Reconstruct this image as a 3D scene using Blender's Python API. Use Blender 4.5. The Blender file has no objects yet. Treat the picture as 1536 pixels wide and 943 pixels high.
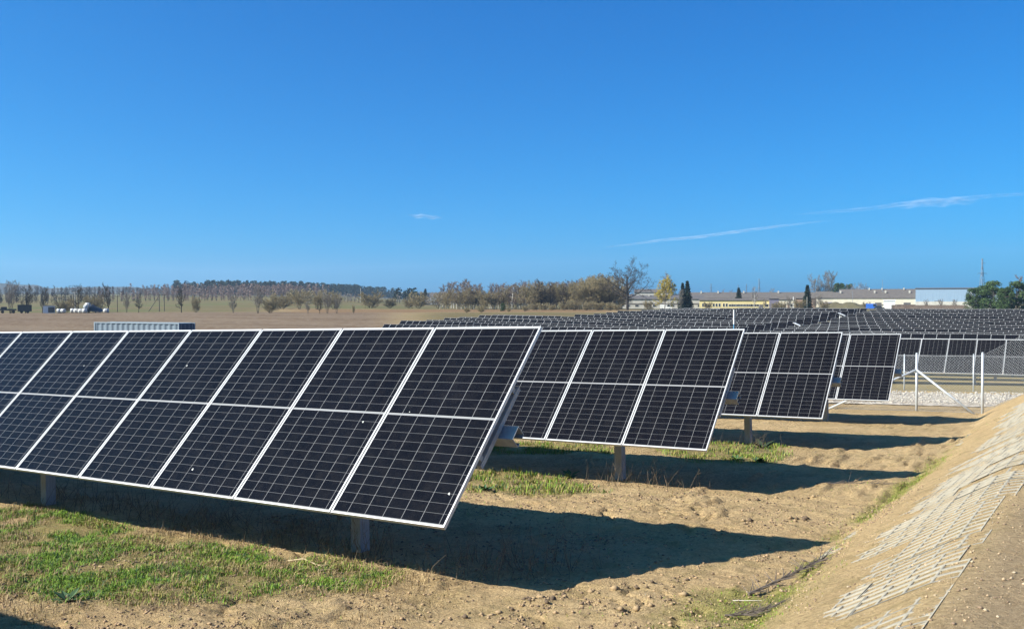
import bpy, math, random
import numpy as np
from mathutils import Vector, Matrix
sc = bpy.context.scene
COL = sc.collection
R = math.radians
# ------------------------------------------------------------------ camera, light, sky, exposure
YAW, PITCH, FPX = 0.5883, -0.0136, 1431.75          # heading left of +Y, downward tilt, focal length in photo pixels
cam = bpy.data.cameras.new("camera"); cam_o = bpy.data.objects.new("camera", cam); COL.objects.link(cam_o)
cam.sensor_width = 36; cam.lens = FPX / 1536 * 36; cam.clip_start = 0.1; cam.clip_end = 20000
cam_o.location = (0, 0, 0); cam_o.rotation_euler = (math.pi / 2 + PITCH, 0, YAW)
sc.camera = cam_o
SHADOW = Vector((0.934, 1.055, -1.0)).normalized()   # way the sunlight travels
world = bpy.data.worlds.new("World"); sc.world = world; world.use_nodes = True
wn = world.node_tree.nodes; wl = world.node_tree.links; wn.clear()
sky = wn.new("ShaderNodeTexSky"); sky.sky_type = 'NISHITA'; sky.sun_disc = False
sky.sun_elevation = math.asin(-SHADOW.z); sky.sun_rotation = math.atan2(-SHADOW.x, -SHADOW.y)
sky.altitude = 0; sky.air_density = 0.6; sky.dust_density = 1.3; sky.ozone_density = 6.0
tint = wn.new("ShaderNodeMix"); tint.data_type = 'RGBA'; tint.blend_type = 'MULTIPLY'; tint.inputs[0].default_value = 1; tint.inputs[7].default_value = (.25, 1.0, 1.42, 1)
bg = wn.new("ShaderNodeBackground"); bg.inputs[1].default_value = 0.066
wo = wn.new("ShaderNodeOutputWorld")
wl.new(sky.outputs[0], tint.inputs[6]); 
sep = wn.new("ShaderNodeSeparateColor"); com = wn.new("ShaderNodeCombineColor"); wl.new(tint.outputs[2], sep.inputs[0])   # grade of the sky: deeper blue overhead
for ch, pw, kk in ((0, 1.60, .86), (1, 1.03, .95), (2, .74, 1.53)):
    p_ = wn.new("ShaderNodeMath"); p_.operation = 'POWER'; p_.inputs[1].default_value = pw; m_ = wn.new("ShaderNodeMath"); m_.operation = 'MULTIPLY'; m_.inputs[1].default_value = kk
    wl.new(sep.outputs[ch], p_.inputs[0]); wl.new(p_.outputs[0], m_.inputs[0]); wl.new(m_.outputs[0], com.inputs[ch])
wl.new(com.outputs[0], bg.inputs[0]); wl.new(bg.outputs[0], wo.inputs[0])
sun = bpy.data.lights.new("sun", 'SUN'); sun.energy = 5.0; sun.angle = R(0.53); sun.color = (1.0, 0.95, 0.86)
sun_o = bpy.data.objects.new("sun", sun); COL.objects.link(sun_o); sun_o.location = (-60, -70, 80)
sun_o.rotation_euler = SHADOW.to_track_quat('-Z', 'Y').to_euler()
sc.view_settings.view_transform = 'Standard'; sc.view_settings.look = 'None'
sc.view_settings.exposure = 1.10; sc.view_settings.gamma = 1.0; sc.view_settings.use_curve_mapping = False
sc.cycles.max_bounces = 5; sc.cycles.volume_bounces = 0; sc.cycles.transparent_max_bounces = 8

# ------------------------------------------------------------------ helpers
def tag(o, label=None, cat=None, group=None, kind=None):
    if label: o["label"] = label
    if cat: o["category"] = cat
    if group: o["group"] = group
    if kind: o["kind"] = kind
    return o
def empty(name, loc=(0, 0, 0), rz=0.0):
    o = bpy.data.objects.new(name, None); COL.objects.link(o)
    o.location = loc; o.rotation_euler = (0, 0, rz); o.empty_display_size = 0.3
    return o
def link(name, mesh, parent=None, loc=None, rot=None):
    o = bpy.data.objects.new(name, mesh); COL.objects.link(o)
    if parent: o.parent = parent
    if loc is not None: o.location = loc
    if rot is not None: o.rotation_euler = rot
    return o
def children(o): return list(o.children)
def copy_tree(o, parent=None):
    kids = KIDS.get(o.name, [])
    c = o.copy(); COL.objects.link(c); c.parent = parent
    KIDS[c.name] = [copy_tree(k, c) for k in kids]
    return c
KIDS = {}
def kid(parent, o):
    KIDS.setdefault(parent.name, []).append(o); return o
class MB:
    def __init__(s): s.v = []; s.f = []; s.m = []; s.n = 0
    def add(s, V, F, mi=0):
        s.v += [tuple(p) for p in V]; s.f += [tuple(i + s.n for i in f) for f in F]; s.m += [mi] * len(F); s.n += len(V); return s
    def box(s, c, d, rot=None, mi=0):
        x, y, z = [k / 2 for k in d]
        V = [Vector(p) for p in ((-x,-y,-z),(x,-y,-z),(x,y,-z),(-x,y,-z),(-x,-y,z),(x,-y,z),(x,y,z),(-x,y,z))]
        if rot: V = [rot @ p for p in V]
        V = [p + Vector(c) for p in V]
        return s.add(V, [(0,3,2,1),(4,5,6,7),(0,1,5,4),(1,2,6,5),(2,3,7,6),(3,0,4,7)], mi)
    def tube(s, p0, p1, r0, r1=None, n=8, cap=True, mi=0):
        p0, p1 = Vector(p0), Vector(p1); r1 = r0 if r1 is None else r1
        q = (p1 - p0).to_track_quat('Z', 'Y'); V = []
        for p, r in ((p0, r0), (p1, r1)):
            V += [p + q @ Vector((r*math.cos(2*math.pi*i/n), r*math.sin(2*math.pi*i/n), 0)) for i in range(n)]
        F = [(i, (i+1) % n, n+(i+1) % n, n+i) for i in range(n)]
        if cap: F += [tuple(range(n-1, -1, -1)), tuple(range(n, 2*n))]
        return s.add(V, F, mi)
    def poly(s, P, T, mi=0):                       # closed outline P extruded by vector T
        n = len(P); T = Vector(T); V = [Vector(p) for p in P] + [Vector(p) + T for p in P]
        F = [tuple(range(n-1, -1, -1)), tuple(range(n, 2*n))] + [(i, (i+1) % n, n+(i+1) % n, n+i) for i in range(n)]
        return s.add(V, F, mi)
    def mesh(s, name, mats, smooth=False):
        me = bpy.data.meshes.new(name); me.from_pydata(s.v, [], s.f); me.update()
        for m in (mats if isinstance(mats, (list, tuple)) else [mats]): me.materials.append(m)
        me.polygons.foreach_set('material_index', s.m)
        if smooth: me.polygons.foreach_set('use_smooth', [True] * len(me.polygons))
        return me
    def build(s, name, mats, parent=None, smooth=False, loc=None, rot=None):
        o = link(name, s.mesh(name, mats, smooth), parent, loc, rot)
        if parent: kid(parent, o)
        return o
def np_mesh(name, V, F, mats, smooth=False, matidx=None):
    V = np.asarray(V, np.float32); F = np.asarray(F, np.int32); k = F.shape[1]
    me = bpy.data.meshes.new(name); me.vertices.add(len(V)); me.vertices.foreach_set('co', V.ravel())
    me.loops.add(F.size); me.loops.foreach_set('vertex_index', F.ravel())
    me.polygons.add(len(F)); me.polygons.foreach_set('loop_start', np.arange(0, F.size, k, dtype=np.int32))
    me.polygons.foreach_set('loop_total', np.full(len(F), k, np.int32))
    for m in (mats if isinstance(mats, (list, tuple)) else [mats]): me.materials.append(m)
    if matidx is not None: me.polygons.foreach_set('material_index', np.asarray(matidx, np.int32))
    if smooth: me.polygons.foreach_set('use_smooth', np.ones(len(F), bool))
    me.update(); me.validate(); return me
def hash2(ix, iy, seed):
    h = (ix.astype(np.int64) * 374761393 + iy.astype(np.int64) * 668265263 + seed * 1274126177) & 0xffffffff
    h = ((h ^ (h >> 13)) * 1274126177) & 0xffffffff
    return ((h ^ (h >> 16)) & 0xffffff) / float(0xffffff)
def vnoise(x, y, seed=0):
    x = np.asarray(x, float); y = np.asarray(y, float)
    ix, iy = np.floor(x), np.floor(y); fx, fy = x - ix, y - iy
    fx = fx*fx*fx*(fx*(fx*6-15)+10); fy = fy*fy*fy*(fy*(fy*6-15)+10)
    a, b = hash2(ix, iy, seed), hash2(ix+1, iy, seed); c, d = hash2(ix, iy+1, seed), hash2(ix+1, iy+1, seed)
    return (a*(1-fx)+b*fx)*(1-fy) + (c*(1-fx)+d*fx)*fy
def fbm(x, y, seed=0, o=4):
    t = 0; a = 0.5; n = 0
    for i in range(o):
        t = t + a*vnoise(x*2**i, y*2**i, seed+i*17); n += a; a *= 0.5
    return t / n
def sstep(a, b, x): t = np.clip((np.asarray(x, float)-a)/(b-a), 0, 1); return t*t*(3-2*t)

# ------------------------------------------------------------------ materials
def newmat(name):
    m = bpy.data.materials.new(name); m.use_nodes = True; nt = m.node_tree
    return m, nt, nt.nodes['Principled BSDF']
def N(nt, t, **kw):
    n = nt.nodes.new(t)
    for k, v in kw.items(): setattr(n, k, v)
    return n
def math_n(nt, op, a, b=None, c=None):
    n = nt.nodes.new('ShaderNodeMath'); n.operation = op
    for i, v in enumerate((a, b, c)):
        if v is None: continue
        if isinstance(v, (int, float)): n.inputs[i].default_value = v
        else: nt.links.new(v, n.inputs[i])
    return n.outputs[0]
def mixc(nt, fac, a, b):
    n = nt.nodes.new('ShaderNodeMix'); n.data_type = 'RGBA'
    for s, v in ((n.inputs[0], fac), (n.inputs[6], a), (n.inputs[7], b)):
        if isinstance(v, (int, float)): s.default_value = v
        elif isinstance(v, tuple): s.default_value = (*v, 1) if len(v) == 3 else v
        else: nt.links.new(v, s)
    return n.outputs[2]
def noise_n(nt, scale, detail=4, rough=0.6, vec=None):
    n = nt.nodes.new('ShaderNodeTexNoise'); n.inputs['Scale'].default_value = scale
    n.inputs['Detail'].default_value = detail; n.inputs['Roughness'].default_value = rough
    if vec is not None: nt.links.new(vec, n.inputs['Vector'])
    return n.outputs[0]
def ramp(nt, fac, a, b):
    n = nt.nodes.new('ShaderNodeMapRange'); n.inputs[1].default_value = a; n.inputs[2].default_value = b
    nt.links.new(fac, n.inputs[0]); return n.outputs[0]
def simple(name, c1, c2=None, scale=6.0, rough=0.8, metal=0.0, bump=0.0, spec=0.5, stretch=None, per_obj=0.0):
    m, nt, b = newmat(name); c2 = c2 or tuple(k*0.75 for k in c1)
    tc = N(nt, 'ShaderNodeTexCoord'); vec = tc.outputs['Object']
    if stretch:
        mp = N(nt, 'ShaderNodeMapping'); mp.inputs['Scale'].default_value = stretch; nt.links.new(vec, mp.inputs[0]); vec = mp.outputs[0]
    nz = noise_n(nt, scale, 5, 0.65, vec); col = mixc(nt, ramp(nt, nz, 0.3, 0.7), c1, c2)
    if per_obj:
        oi = N(nt, 'ShaderNodeObjectInfo'); hs = N(nt, 'ShaderNodeHueSaturation')
        nt.links.new(math_n(nt, 'MULTIPLY_ADD', oi.outputs['Random'], per_obj, 1-per_obj/2), hs.inputs['Value'])
        nt.links.new(col, hs.inputs['Color']); col = hs.outputs[0]
    nt.links.new(col, b.inputs['Base Color']); b.inputs['Roughness'].default_value = rough
    b.inputs['Metallic'].default_value = metal; b.inputs['Specular IOR Level'].default_value = spec
    if bump:
        bp = N(nt, 'ShaderNodeBump'); bp.inputs['Strength'].default_value = bump; bp.inputs['Distance'].default_value = 0.02
        nt.links.new(nz, bp.inputs['Height']); nt.links.new(bp.outputs[0], b.inputs['Normal'])
    return m
M = {}
M['alu'] = simple('aluminium_frame', (.60,.60,.59), (.48,.48,.48), 5, .42, .3, 0, .4)
M['galv'] = simple('galvanised_steel', (.34,.35,.35), (.25,.26,.265), 14, .62, .2)
M['pile'] = simple('weathered_pile', (.30,.325,.345), (.20,.22,.235), 9, .75, .0, .15, .3, (6, 6, .8))
M['back'] = simple('module_backsheet', (.55,.56,.58), (.5,.5,.52), 3, .6)
M['wire'] = simple('fence_wire', (.36,.37,.38), (.28,.29,.30), 10, .45, .4)
M['post'] = simple('fence_post', (.50,.53,.55), (.42,.45,.47), 4, .45, .3, 0, .5, (3,3,.4))
M['white'] = simple('white_paint', (.78,.77,.74), (.66,.65,.62), 2, .6)
M['concrete'] = simple('concrete_paver', (.33,.295,.23), (.25,.225,.17), 22, .9, 0, .3, .2)
def cell_material(name='solar_cells', k_=1.0):
    m, nt, b = newmat(name)
    tc = N(nt, 'ShaderNodeTexCoord'); sp = N(nt, 'ShaderNodeSeparateXYZ'); nt.links.new(tc.outputs['Object'], sp.inputs[0])
    x, y = sp.outputs[0], sp.outputs[1]
    def lines(coord, off, pitch, w):
        t = math_n(nt, 'FRACT', math_n(nt, 'DIVIDE', math_n(nt, 'ADD', coord, off + 50*pitch), pitch))
        d = math_n(nt, 'ABSOLUTE', math_n(nt, 'SUBTRACT', t, 0.5))
        return math_n(nt, 'GREATER_THAN', d, 0.5 - w/2/pitch)
    cx = lines(x, 1.281, PITCH_X, .0036)
    ya = math_n(nt, 'SUBTRACT', math_n(nt, 'ABSOLUTE', math_n(nt, 'SUBTRACT', y, ML/2)), .010)
    ry = lines(ya, 0.0, PITCH_Y, .0030)
    mid = math_n(nt, 'LESS_THAN', ya, .001)
    edge = math_n(nt, 'GREATER_THAN', ya, 11*PITCH_Y)
    bus = lines(x, 1.281 + .0065, PITCH_X/16, .0011)
    line = math_n(nt, 'MAXIMUM', math_n(nt, 'MAXIMUM', cx, mid), edge)
    oi = N(nt, 'ShaderNodeObjectInfo')
    nz = noise_n(nt, 2.2, 4, .6, tc.outputs['Object'])
    cell = mixc(nt, ramp(nt, nz, .3, .7), (.0030,.0033,.0055), (.0052,.0056,.0085))
    cell = mixc(nt, math_n(nt, 'MULTIPLY', bus, .07*k_), cell, (.30,.30,.33))
    col = mixc(nt, math_n(nt, 'MULTIPLY', ry, .25*k_), cell, (.50,.50,.50))
    col = mixc(nt, math_n(nt, 'MULTIPLY', line, .44*k_), col, (.55,.55,.55))
    # a little dust settled along the lower edge of every module
    dust = math_n(nt, 'MULTIPLY', ramp(nt, noise_n(nt, 9, 5, .7, tc.outputs['Object']), .45, .8), .02)
    col = mixc(nt, dust, col, (.30,.25,.18))
    nt.links.new(col, b.inputs['Base Color'])
    b.inputs['Roughness'].default_value = .14; b.inputs['Specular IOR Level'].default_value = .06
    return m
MW, ML, MP = 1.303, 2.297, 1.323
PITCH_X = (1.281 - .022) / 6; PITCH_Y = (ML/2 - .010 - .026) / 11
M['cell'] = cell_material(); M['cell_far'] = cell_material('solar_cells_far', .35)

# ------------------------------------------------------------------ the lie of the land (camera eye is z = 0)
YP  = [-400,-30, 0,   7,   40,   65,   85,  100,  118,  130,  140,  155,  170,  185, 200, 260, 5000]
ZR  = [-2.6,-2.5,-2.4,-2.49,-3.64,-4.55,-5.2,-5.6,-5.78,-5.7,-5.45,-4.9,-4.2,-3.65,-3.5,-3.45,-3.5]
YL  = [-400,-30, 0,   7,   40,   65,  100, 111, 117,  123,  130,  142,  148,  161,  180, 200, 260, 5000]
ZL  = [-2.6,-2.5,-2.4,-2.49,-3.9,-4.85,-5.75,-5.85,-5.45,-5.08,-4.9,-4.7,-4.5,-4.05,-3.8,-3.6,-3.45,-3.5]
_yy = np.arange(-420, 5000, 1.0)
def _sm(z):
    k = np.array([1,2,3,2,1.])/9; return np.convolve(np.pad(z, 2, 'edge'), k, 'valid')
_zr = _sm(np.interp(_yy, YP, ZR)); _zl = _sm(np.interp(_yy, YL, ZL))
def cam_uD(X, Y):
    D = math.sin(YAW)*-1*X + math.cos(YAW)*Y
    xr = math.cos(YAW)*X + math.sin(YAW)*Y
    return 768 + FPX*xr/np.maximum(D, 1e-3), D
TOE_Y = [-60, 3, 7, 10, 17, 29, 40]; TOE_X = [-2.1, -2.3, -2.45, -2.72, -2.98, -3.85, -4.9]
CREST = -0.85
def field(X, Y):
    X = np.asarray(X, float); Y = np.asarray(Y, float)
    wl_ = sstep(-50, -95, X)
    z = np.interp(Y, _yy, _zr)*(1-wl_) + np.interp(Y, _yy, _zl)*wl_
    z = z + .032*(np.maximum(X, -24)+4.3).clip(-20, 8)*sstep(95, 50, Y)
    u, D = cam_uD(X, Y)
    left = sstep(760, 420, u)*(D > 50)
    z = z + left*(sstep(330, 1000, D)*9.0 + np.clip(D-1000, 0, 2500)*.010)
    return z
def slope_t(X, Y):
    toe = np.interp(Y, TOE_Y, TOE_X)
    return (X - toe)
def base_z(X, Y):
    z = field(X, Y); k = sstep(35.5, 31.5, Y)
    d = slope_t(X, Y)
    top = -1.42 - .01*np.clip(Y, 0, 40)
    rise = .575*(np.sqrt(np.clip(d+.12, 0, None)**2 + .02) - .14)*(d > -.12)
    e = np.minimum(rise, np.maximum(top - z, 0))
    s = np.maximum(top - z, 0); rr = np.clip(rise - s, -.12, .12)
    e = e - np.clip(.12-np.abs(rise-s), 0, None)**2/.48
    return z + np.maximum(e, 0)*k
def sand_cover(X, Y):                               # how deep the sand lies over the lattice pavers
    d = slope_t(X, Y)
    w = np.interp(d, [0, .45, .8, 1.2, 1.9], [.05, .032, .003, -.018, -.036])
    n = fbm(X*.8+Y*.25, Y*1.25, 91, 4) - .5
    far = sstep(9, 24, Y)*.012 + (fbm(X*5, Y*9, 97, 3)-.5)*.026
    return w + n*.066 + far
def detail(X, Y):
    near = sstep(60, 14, np.hypot(X, Y))
    n = (fbm(X*.7, Y*.9, 3, 3)-.5)*.07
    n = n + (fbm(X*3.1, Y*4.2, 7, 4)-.5)*.055
    n = n + (fbm(X*10, Y*12, 11, 4)-.5)*.042
    # wheel ruts and cracked clods that run along the toe
    r = np.abs(fbm(X*1.4-Y*.5, Y*2.0+X*.6, 23, 3)-.5); n = n - .055*sstep(.035, .0, r)*sstep(.45, .62, fbm(X*.6, Y*.6, 29, 2))
    k = sstep(.56, .68, fbm(X*4.2+Y*.6, Y*1.15, 31, 3))*sstep(.46, .60, fbm(X*.8, Y*.5, 37, 3))
    n = n + k*(.035+.03*fbm(X*9, Y*9, 39, 2))*sstep(-6.5, -5, X)*sstep(-2.3, -2.8, X)
    return n*near
def in_slope(X, Y):
    d = slope_t(X, Y); return (sstep(-.05, .5, d)*sstep(36, 32, Y))
def G(X, Y):                                        # final ground height
    X = np.asarray(X, float); Y = np.asarray(Y, float)
    s = in_slope(X, Y); onlat = s*sstep(-.62, -.84, X)
    z = base_z(X, Y)
    return z + detail(X, Y)*(1-.65*s-.33*onlat) + onlat*np.maximum(sand_cover(X, Y), .0062)
def Gs(x, y): return float(G(np.array([x]), np.array([y]))[0])
def lines(lo, hi, a, b, step, g_lo, g_hi):
    c = list(np.arange(a, b, step)); s = step; x = c[-1]
    while x < hi: s *= g_hi(x); x += s; c.append(x)
    s = step; x = c[0]; pre = []
    while x > lo: s *= g_lo(x); x -= s; pre.append(x)
    return np.array(pre[::-1] + c)
gx = lines(-4200, 3200, -9.2, .5, .036, lambda x: 1.045 if x > -120 else 1.03, lambda x: 1.10)
gy = lines(-300, 4200, 3.7, 11.2, .036, lambda x: 1.2, lambda x: 1.022 if x < 60 else 1.05)
GX, GY = np.meshgrid(gx, gy); GZ = G(GX, GY)
V = np.stack([GX, GY, GZ], -1).reshape(-1, 3)
nx, ny = len(gx), len(gy)
i, j = np.meshgrid(np.arange(nx-1), np.arange(ny-1)); q = (j*nx+i).ravel()
F = np.stack([q, q+1, q+1+nx, q+nx], -1)
# what grows where (kinds of ground, as masks)
def poly_mask(X, Y, P, soft):
    n = len(P); inside = np.zeros(X.shape, bool); dist = np.full(X.shape, 1e9)
    for a in range(n):
        x0, y0 = P[a]; x1, y1 = P[(a+1) % n]
        c = ((y0 > Y) != (y1 > Y)) & (X < (x1-x0)*(Y-y0)/((y1-y0) or 1e-9)+x0); inside ^= c
        t = np.clip(((X-x0)*(x1-x0)+(Y-y0)*(y1-y0))/((x1-x0)**2+(y1-y0)**2), 0, 1)
        dist = np.minimum(dist, np.hypot(X-x0-t*(x1-x0), Y-y0-t*(y1-y0)))
    return np.where(inside, 1, np.clip(1-dist/soft, 0, 1))
PATCH = [([(-12.6,7.2),(-11.0,6.75),(-9.1,6.6),(-7.3,6.6),(-6.0,6.7),(-5.85,6.4),(-6.3,5.9),(-6.8,5.45),(-7.2,5.0),(-7.9,4.8),(-9.5,4.6),(-12.6,4.2)], .35),
         ([(-9.3,12.4),(-9.0,13.3),(-7.5,12.8),(-6.6,12.05),(-7.2,11.5),(-8.1,11.3)], .3),
         ([(-12,16.6),(-9.8,17.6),(-8.9,16.5),(-10.7,15.4)], .5),
         ([(-9.5,19.3),(-6.5,19.4),(-5.7,16.7),(-6.7,16.4),(-8.2,18)], .5)]
def grass_cover(X, Y):
    g = np.zeros(X.shape)
    for P, s in PATCH: g = np.maximum(g, poly_mask(X, Y, P, s))
    g = g*sstep(.34, .52, fbm(X*1.3, Y*1.6, 41, 4) + .15)
    far = sstep(44, 46, Y)*sstep(-40, -20, X)*.8 + sstep(-14, -19, X)*sstep(30, 8, np.abs(Y-22))*.7
    return np.clip(np.maximum(g, far*sstep(.3, .6, fbm(X*.3, Y*.3, 43, 4)+.12)), 0, 1)
def moss_cover(X, Y):
    d = slope_t(X, Y)
    w = np.exp(-((d-.02)/.15)**2)*sstep(24, 14, Y)
    b = np.exp(-((d+.25)/.45)**2)*sstep(9.6, 8.2, Y)*.75
    n = fbm(X*1.7, Y*1.1, 51, 4)
    return np.clip(np.maximum(w*sstep(.36, .55, n+.04), b*sstep(.46, .62, n)), 0, 1)
def big_kinds(X, Y):
    u, D = cam_uD(X, Y)
    n = fbm(X*.02+3, Y*.02, 61, 3)-.5
    stubble = sstep(95, 120, D+n*20)*sstep(335, 318, D+n*10)*sstep(660, 560, u)
    stubble = np.maximum(stubble, sstep(-26, -34, X)*sstep(70, 100, D)*sstep(200, 130, D)*sstep(-102, -106, X))
    stubble = np.maximum(stubble, sstep(30, 60, D)*sstep(-40, -60, X)*sstep(105, 95, Y))
    plough = sstep(300, 318, D+n*30)*sstep(415, 395, D+n*14)*sstep(395, 450, u)*sstep(980, 900, u)
    green = np.maximum(sstep(318, 330, D+n*20), sstep(98, 108, Y)*(1-stubble))*(1-plough)
    return stubble, plough, np.clip(green, 0, 1)
gr = grass_cover(GX, GY); ms = moss_cover(GX, GY); sb, pl, gn = big_kinds(GX, GY)
slope_m = in_slope(GX, GY); flat_top = sstep(-1.0, -.6, GX)*sstep(34, 31, GY)
straw = sstep(.42, .62, fbm(GX*.9, GY*1.1, 71, 4))*sstep(-3.2, -6, GX)*.7*(1-gr)
straw = np.maximum(straw, sstep(-14, -22, GX)*sstep(90, 60, GY)*.8)
MASK1 = np.stack([gr, straw, ms, np.ones_like(gr)], -1).reshape(-1, 4)
MASK2 = np.stack([sb, pl, gn, flat_top], -1).reshape(-1, 4)
def ground_material():
    m, nt, b = newmat('soil_and_grass')
    geo = N(nt, 'ShaderNodeNewGeometry'); pos = geo.outputs['Position']
    a1 = N(nt, 'ShaderNodeAttribute', attribute_name='mask1'); a2 = N(nt, 'ShaderNodeAttribute', attribute_name='mask2')
    s1 = N(nt, 'ShaderNodeSeparateColor'); s2 = N(nt, 'ShaderNodeSeparateColor')
    nt.links.new(a1.outputs['Color'], s1.inputs[0]); nt.links.new(a2.outputs['Color'], s2.inputs[0])
    big = noise_n(nt, .9, 5, .6, pos); fine = noise_n(nt, 26, 6, .75, pos); grain = noise_n(nt, 110, 3, .7, pos)
    sand = mixc(nt, ramp(nt, big, .3, .7), (.64,.465,.245), (.52,.365,.185))
    sand = mixc(nt, ramp(nt, fine, .42, .72), sand, (.34,.23,.115))
    sand = mixc(nt, math_n(nt, 'MULTIPLY', ramp(nt, grain, .52, .75), .45), sand, (.60,.47,.28))
    mott = noise_n(nt, 3.3, 6, .7, pos)
    sand = mixc(nt, math_n(nt, 'MULTIPLY', ramp(nt, mott, .50, .64), .50), sand, (.29,.225,.10))
    sand = mixc(nt, math_n(nt, 'MULTIPLY', ramp(nt, noise_n(nt, 60, 4, .8, pos), .60, .68), .6), sand, (.17,.115,.06))
    top = mixc(nt, ramp(nt, fine, .35, .65), (.47,.345,.21), (.33,.235,.135))
    col = mixc(nt, math_n(nt, 'MULTIPLY', a2.outputs['Alpha'], .75), sand, top)
    stw = mixc(nt, ramp(nt, fine, .35, .65), (.42,.30,.15), (.22,.15,.07))
    col = mixc(nt, math_n(nt, 'MULTIPLY', s1.outputs[1], math_n(nt, 'MULTIPLY_ADD', ramp(nt, fine, .4, .6), .6, .3)), col, stw)
    grs = mixc(nt, ramp(nt, noise_n(nt, 15, 5, .7, pos), .35, .65), (.13,.15,.03), (.28,.205,.09))
    col = mixc(nt, math_n(nt, 'MULTIPLY', s1.outputs[0], .75), col, grs)
    mos = mixc(nt, ramp(nt, fine, .35, .65), (.20,.235,.03), (.12,.16,.025))
    col = mixc(nt, math_n(nt, 'MULTIPLY', s1.outputs[2], .85), col, mos)
    mp = N(nt, 'ShaderNodeMapping'); mp.inputs['Scale'].default_value = (.018, .11, 1); mp.inputs['Rotation'].default_value = (0, 0, R(-32)); nt.links.new(pos, mp.inputs[0])
    band = noise_n(nt, 1.0, 5, .7, mp.outputs[0]); tuft = noise_n(nt, .55, 6, .8, pos)
    stub = mixc(nt, ramp(nt, band, .40, .60), (.165,.118,.075), (.105,.063,.034))
    stub = mixc(nt, ramp(nt, tuft, .42, .64), stub, (.225,.17,.115))
    stub = mixc(nt, math_n(nt, 'MULTIPLY', ramp(nt, noise_n(nt, 1.3, 4, .8, pos), .5, .65), .5), stub, (.12,.085,.055))
    col = mixc(nt, s2.outputs[0], col, stub)
    plo = mixc(nt, ramp(nt, band, .38, .62), (.175,.10,.05), (.21,.14,.07))
    plo = mixc(nt, math_n(nt, 'MULTIPLY', ramp(nt, tuft, .45, .65), .5), plo, (.16,.10,.05))
    col = mixc(nt, s2.outputs[1], col, plo)
    med = mixc(nt, ramp(nt, band, .36, .6), (.115,.10,.042), (.165,.12,.06))
    med = mixc(nt, math_n(nt, 'MULTIPLY', ramp(nt, noise_n(nt, .02, 4, .6, pos), .46, .6), .6), med, (.095,.115,.038))
    col = mixc(nt, s2.outputs[2], col, med)
    nt.links.new(col, b.inputs['Base Color']); b.inputs['Roughness'].default_value = .95; b.inputs['Specular IOR Level'].default_value = .1
    hgt = math_n(nt, 'ADD', math_n(nt, 'MULTIPLY', fine, .7), math_n(nt, 'MULTIPLY', grain, .3))
    bp = N(nt, 'ShaderNodeBump'); bp.inputs['Strength'].default_value = 1.0; bp.inputs['Distance'].default_value = .055
    b2_ = N(nt, 'ShaderNodeBump'); b2_.inputs['Strength'].default_value = .8; b2_.inputs['Distance'].default_value = .16
    nt.links.new(noise_n(nt, 5.5, 5, .7, pos), b2_.inputs['Height']); nt.links.new(b2_.outputs[0], bp.inputs['Normal'])
    nt.links.new(hgt, bp.inputs['Height']); nt.links.new(bp.outputs[0], b.inputs['Normal'])
    return m
M['ground'] = ground_material()
fm = lambda A: A.reshape(ny, nx)[:-1, :-1].ravel()
fX, fY = fm(GX+0.0), fm(GY+0.0); fu, fD = cam_uD(fX, fY)
is_bank = (slope_t(fX, fY) > 0) & (fY < 36) & (fY > -60) & (fX < 60)
is_plough = (fm(pl) > .5) & ~is_bank; is_med = (fm(gn) > .5) & ~is_bank & ~is_plough; is_stub = (fm(sb) > .5) & ~is_bank & ~is_plough & ~is_med
def sheet(name, sel):
    f = F[sel]; used, inv = np.unique(f, return_inverse=True)
    me = np_mesh(name, V[used], inv.reshape(f.shape), M['ground'], True)
    for nm, A in (('mask1', MASK1), ('mask2', MASK2)):
        at = me.attributes.new(nm, 'FLOAT_COLOR', 'POINT'); at.data.foreach_set('color', A[used].astype(np.float32).ravel())
    return tag(link(name, me), kind='structure')
sheet('ground', ~(is_bank | is_plough | is_med | is_stub)); sheet('embankment', is_bank)
sheet('ploughed_field', is_plough); sheet('meadow', is_med); sheet('stubble_field', is_stub)

# gravel service road, a sheet laid on the ground between the fences
def gravel_mat():
    m, nt, b = newmat('pale_gravel'); geo = N(nt, 'ShaderNodeNewGeometry'); pos = geo.outputs['Position']
    vo = N(nt, 'ShaderNodeTexVoronoi'); vo.inputs['Scale'].default_value = 5; nt.links.new(pos, vo.inputs['Vector'])
    c = mixc(nt, ramp(nt, vo.outputs['Color'], .1, .9), (.56,.49,.39), (.28,.235,.18))
    c = mixc(nt, math_n(nt, 'MULTIPLY', ramp(nt, noise_n(nt, 2.5, 5, .7, pos), .5, .7), .5), c, (.42,.31,.19))
    nt.links.new(c, b.inputs['Base Color']); b.inputs['Roughness'].default_value = .95
    bp = N(nt, 'ShaderNodeBump'); bp.inputs['Strength'].default_value = 1; bp.inputs['Distance'].default_value = .06
    nt.links.new(vo.outputs['Distance'], bp.inputs['Height']); nt.links.new(bp.outputs[0], b.inputs['Normal']); return m
rx = np.linspace(-60, 30, 361); ryy = np.linspace(34.2, 42.4, 42); AX, AY = np.meshgrid(rx, ryy)
AY2 = AY + (fbm(AX*.5, AY*.5, 81, 3)-.5)*.5*(np.abs(AY-38.3)/4.1)
AZ = base_z(AX, AY2) + np.abs(detail(AX, AY2))*.2 + .05*(1-((AY-38.3)/4.3)**2) + .03 + (fbm(AX*6, AY*6, 83, 3)-.5)*.05
q = (np.arange(len(ryy)-1)[:, None]*len(rx)+np.arange(len(rx)-1)[None]).ravel()
tag(link('gravel_road', np_mesh('gravel_road', np.stack([AX, AY2, AZ], -1).reshape(-1, 3), np.stack([q, q+1, q+1+len(rx), q+len(rx)], -1), gravel_mat(), True)), kind='structure')

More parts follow.
